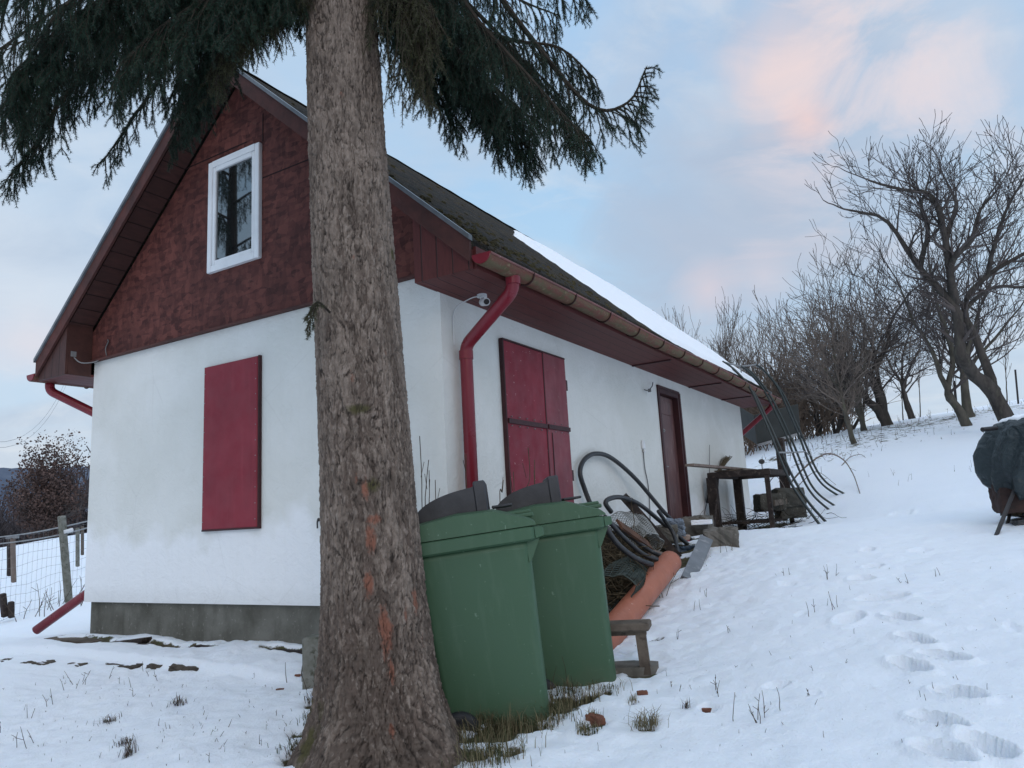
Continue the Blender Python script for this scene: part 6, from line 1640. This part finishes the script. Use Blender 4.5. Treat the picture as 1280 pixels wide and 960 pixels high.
P, h = scatter([(a, b, c, int(n*.35), e*.9) for a, b, c, n, e in gr]+[(385,930,.12,160,.05),(395,900,.1,120,.05),(735,918,.05,70,.04)]); V, Q = blades(P, h, .0018, .7); o = fast_mesh('green_grass', V, Q, GRASS_G); o['kind'] = 'stuff'
# single tufts one could point at
def tuft(px, py, r, n, h, lab, lean=.6, mt=GRASS, w_=.0016):
    P, hh = scatter([(px, py, r*.75, n, h)]); V, Q = blades(P, hh, w_, lean); c = gp(px, py)
    o = fast_mesh('grass_tuft', V, Q, mt, None, origin=c); tag(o, lab, 'grass tuft', 'grass tufts in the snow')
tuft(808, 911, .07, 130, .085, 'widest dry grass tuft in the snow in front of the farther bin', 1.0)
tuft(792, 880, .03, 40, .05, 'small grass tuft in the snow below the bench slab')
tuft(135, 903, .06, 70, .05, 'grey grass tuft in the left snow, below the middle of the front wall', .9, STALK)
tuft(222, 880, .07, 80, .045, 'grass tuft in the snow below the front shutter', .9, STALK)
tuft(155, 930, .06, 60, .05, 'low grass tuft near the bottom left of the snow', .9, STALK)
tuft(160, 945, .05, 50, .07, 'lowest grass tuft at the bottom left', .7, STALK)
tuft(372, 948, .07, 80, .06, 'grass tuft at the left foot of the spruce trunk', .8, STALK)
tuft(390, 880, .04, 50, .07, 'grass tuft at the foot of the concrete stub post', .8, STALK)
tuft(858, 885, .03, 26, .05, 'small tuft beside the brown stone right of the widest tuft', .7, STALK)
# weed stalks poking out of the snow, many and thin
m = MB()
def stalk(px, py, h, n=1, spread=.03, r=.0022, kids=2):
    for _ in range(n):
        c = gp(px, py); c = c+np.array((rnd.gauss(0, spread), rnd.gauss(0, spread), 0)); c[2] = sz(c[0], c[1])-.02
        d_ = np.array((rnd.gauss(0, .22), rnd.gauss(0, .22), 1.0)); hh = h*rnd.uniform(.6, 1.2); P = [c]
        for i in range(4): d_ = d_+np.array((rnd.gauss(0, .12), rnd.gauss(0, .12), 0)); P.append(P[-1]+d_/np.linalg.norm(d_)*hh/4)
        m.tube(P, np.linspace(r, r*.5, 5), 3, cap=False)
        for _ in range(rnd.randint(0, kids)):
            i = rnd.randint(1, 3); m.tube([P[i], P[i]+np.array((rnd.gauss(0, .25), rnd.gauss(0, .25), .3))*hh*.5], r*.6, 3, cap=False)
for s in [(930,900,.14,3),(955,905,.13,3),(900,865,.10,3),(1022,765,.16,3,.06),(1040,720,.14,3,.06),(1200,590,.18,2,.1),(1215,585,.15,2,.1),(968,890,.12,2),(1010,870,.08,2),(1180,720,.08,2),(1120,730,.07,2),(905,690,.14,4),(1048,760,.12,2),(1145,600,.12,3,.15),(1110,590,.12,3,.2),(1175,920,.06,1),(985,720,.1,2),(880,745,.09,3),(910,790,.06,2),(870,765,.08,2),(835,800,.07,2),(850,860,.05,2),
          (810,752,.30,5,.05,.003),(822,745,.24,3,.05,.003),(790,760,.26,2,.04,.003),(60,880,.12,2),(30,935,.14,3,.08),(120,850,.10,3,.1),(150,845,.1,3,.1),(20,905,.1,3,.1),(200,845,.08,2,.1),(90,860,.12,3,.1),(170,860,.1,2,.1),(300,900,.06,3,.1),(260,930,.06,4,.12),(340,925,.06,3,.1),(210,915,.06,3,.12),(395,860,.18,5,.03,.003),(380,850,.16,4,.04,.003),(680,890,.2,3,.04),(718,876,.18,3,.05),(640,905,.22,3,.05),(705,800,.3,0),(40,770,.5,5,.6,.006),(62,765,.5,5,.6,.006),(20,775,.4,4,.5,.006),(92,755,.4,4,.5,.006),(55,762,.4,4,.8,.006)]:
    stalk(*s)
for _ in range(140):
    px, py = rnd.uniform(700, 1270), rnd.uniform(690, 950); stalk(px, py, rnd.uniform(.015, .05), 1, .03, .0016, 1)
for _ in range(200):
    px, py = rnd.uniform(5, 385), rnd.uniform(850, 955); stalk(px, py, rnd.uniform(.015, .05), 1, .04, .0016, 2)
for _ in range(300):
    px = rnd.uniform(955, 1278); py = 578-(px-955)*.22+rnd.gauss(0, 9)-8; stalk(px, py, rnd.uniform(.05, .22), 1, .5, .004, 3)
o = m.build('weed_stalks', STALK); o['kind'] = 'stuff'
# twiggy shoots against the wall behind the bins
m = MB()
for (px, py0, py1, xv) in [(528,650,545,-.0),(537,650,588,.02),(548,660,600,.05),(532,650,575,.02),(584,625,568,.35),(640,640,590,.45),(655,640,560,.48),(668,640,575,.45),(625,632,600,.4)]:
    a_ = hit(px, py0, 0, .16+xv); b_ = hit(px+rnd.uniform(-6, 8), py1, 0, .12+xv*.6); a0 = a_.copy(); a0[2] = sz(a_[0], a_[1])
    m.tube(bez([a0, a_, (a_+b_)/2+np.array((0, rnd.gauss(0, .02), 0)), b_], 14), np.linspace(.006, .002, 13)[:len(bez([a0, a_, (a_+b_)/2, b_], 14))] if 0 else .0032, 4, cap=False)
    m.tube([(a_+b_)/2, (a_+b_)/2+np.array((0, rnd.gauss(0, .05), .09))], .002, 3, cap=False)
one('wall_shrub', m, STALK, 'thin bare shoots of a shrub growing behind the bins against the wall', 'shrub')
